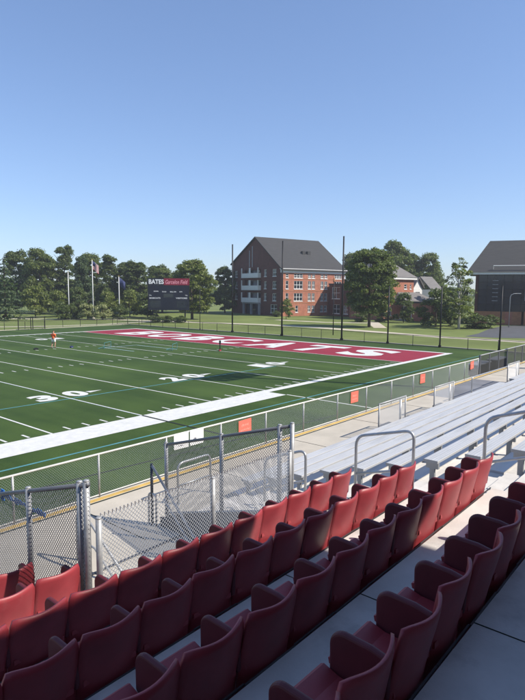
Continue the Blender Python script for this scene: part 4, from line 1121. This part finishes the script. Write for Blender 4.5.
# kit bag and small pylon on the field
t = thing('kit_bag', (-12.8, 30.4, 0), 0.4, 'small dark bag on the turf right of the person', 'bag'); t.scale = (0.6, 0.6, 0.6)
MB().prism([(-0.3,0),(0.3,0),(0.32,0.18),(0.2,0.3),(-0.2,0.3),(-0.32,0.18)], 'y', -0.15, 0.15).build('body', 'flag_navy', t)
MB().tube([(-0.15,0,0.29),(-0.1,0,0.42),(0.1,0,0.42),(0.15,0,0.29)], 0.02, 6).build('handle', 'black_metal', t)
t = thing('kit_bag', (-16.2, 31.2, 0), 0.1, 'small dark bag on the turf left of the person', 'bag'); t.scale = (0.6, 0.6, 0.6)
MB().prism([(-0.35,0),(0.35,0),(0.37,0.15),(0.25,0.24),(-0.25,0.24),(-0.37,0.15)], 'y', -0.15, 0.15).build('body', 'black_metal', t)
MB().tube([(-0.15,0,0.23),(-0.1,0,0.34),(0.1,0,0.34),(0.15,0,0.23)], 0.02, 6).build('handle', 'black_metal', t)
t = thing('down_marker', (-4.5, 17.3, 0), 0, 'slim black down marker standing on the turf before the end zone', 'marker')
MB().tube([(0,0,0),(0,0,0.9)], 0.05, 8).build('pole', 'black_metal', t)
MB().box(-0.14,0.14,-0.05,0.05,0.0,0.16).build('foot', 'crimson_paint', t)
MB().box(-0.10,0.10,-0.04,0.04,0.7,1.05).build('head', 'black_metal', t)
for i,(x,y,l) in enumerate(((-10.4, 27.6, 'left'), (-6.6, 21.6, 'right'))):
    t = thing('practice_goal', (x, y, 0), 0.6, 'small teal practice goal on the turf before the end zone, %s one' % l, 'goal')
    MB().tube([(-0.9,0,0),(-0.9,0,0.6),(0.9,0,0.6),(0.9,0,0)], 0.025, 6).build('frame', 'teal_paint', t)
    MB().tube([(-0.9,0,0.02),(-0.8,0.7,0.02),(0.8,0.7,0.02),(0.9,0,0.02)], 0.02, 6).build('ground_bar', 'teal_paint', t)
# blue tape tied into the left stairwell mesh
t = thing('blue_tape', (XS+0.03, -14.5, 3.27), 0, 'strip of bright blue tape tied into the left mesh fence', 'tape')
mb = MB()
for i in range(12):
    y = -0.55 + i*0.095; w_ = 0.022 + 0.012*math.sin(i*2.1); z_ = 0.015*math.sin(i*1.3); y2 = y+0.095; w2 = 0.022+0.012*math.sin((i+1)*2.1); z2 = 0.015*math.sin((i+1)*1.3)
    mb.box(0, 0.006, y, y2, min(z_,z2)-w_, max(z_,z2)+w_)
mb.build('band', 'tarp_blue', t)
MB().box(0.004, 0.016, 0.50, 0.58, -0.09, 0.06).build('knot', 'tarp_blue', t)
# dark storage bench and posts at the far right end of the walkway
t = thing('mesh_fence', (-13.2, -10.84, ZW), 0, 'dark grey mesh fence continuing beyond the orange signs at far right', 'fence')
for i in range(11): MB().tube([(i*1.6, 0, -0.02),(i*1.6, 0, 1.12)], 0.04 if i else 0.06, 6).build('post', 'rail_grey', t)
MB().tube([(0,0,1.1),(16,0,1.1)], 0.03, 6).build('top_rail', 'galvanised', t)
o = chainlink((0,0,0.05), (1,0,0), 16, (0,0,1), 1.05, 0.06, 0.004).build('wire_mesh', 'black_wire', t); o['kind'] = 'stuff'
rp_ = MB().box(-20.6, -14.6, -12.75, -11.15, ZW-0.02, ZW+0.008).build('ramp', 'ramp_shade_grey'); tag(rp_, 'shaded grey ramp surface at the far right end of the walkway', kind='structure')  # thin flat sheet, the ramp's shade is in its grey
for i, (x, l) in enumerate(((-9.5,'left'),(-6.2,'right'))):
    t = thing('storage_bench', (x, -9.6, ZW-0.9), 0.05, 'dark storage bench behind the far right fence, %s one' % l, 'bench')
    MB().box(-1.2,1.2,-0.3,0.3,0.5,1.1).build('body', 'black_metal', t)
    MB().box(-1.25,1.25,-0.35,0.35,1.101,1.16).build('lid', 'rail_grey', t)
    for dx in (-1.0, 1.0): MB().box(dx-0.05,dx+0.05,-0.25,0.25,-0.55,0.499).build('leg', 'black_metal', t)

# ------------------------------------------------------------------ summer haze in the air
hz = MB().box(-300, 460, -300, 460, -1.2, 30.0)
me = bpy.data.meshes.new('haze'); me.from_pydata(hz.v, [], hz.f)
hm_ = bpy.data.materials.new('haze_air'); hm_.use_nodes = True
nt = hm_.node_tree
for n in list(nt.nodes): nt.nodes.remove(n)
out_ = nt.nodes.new('ShaderNodeOutputMaterial'); pv = nt.nodes.new('ShaderNodeVolumePrincipled')
pv.inputs['Color'].default_value = (0.92, 0.95, 1.0, 1); pv.inputs['Density'].default_value = 0.00045; pv.inputs['Anisotropy'].default_value = 0.2
nt.links.new(pv.outputs['Volume'], out_.inputs['Volume'])
me.materials.append(hm_); o = link('haze', me); tag(o, 'thin summer haze over the field', kind='stuff')
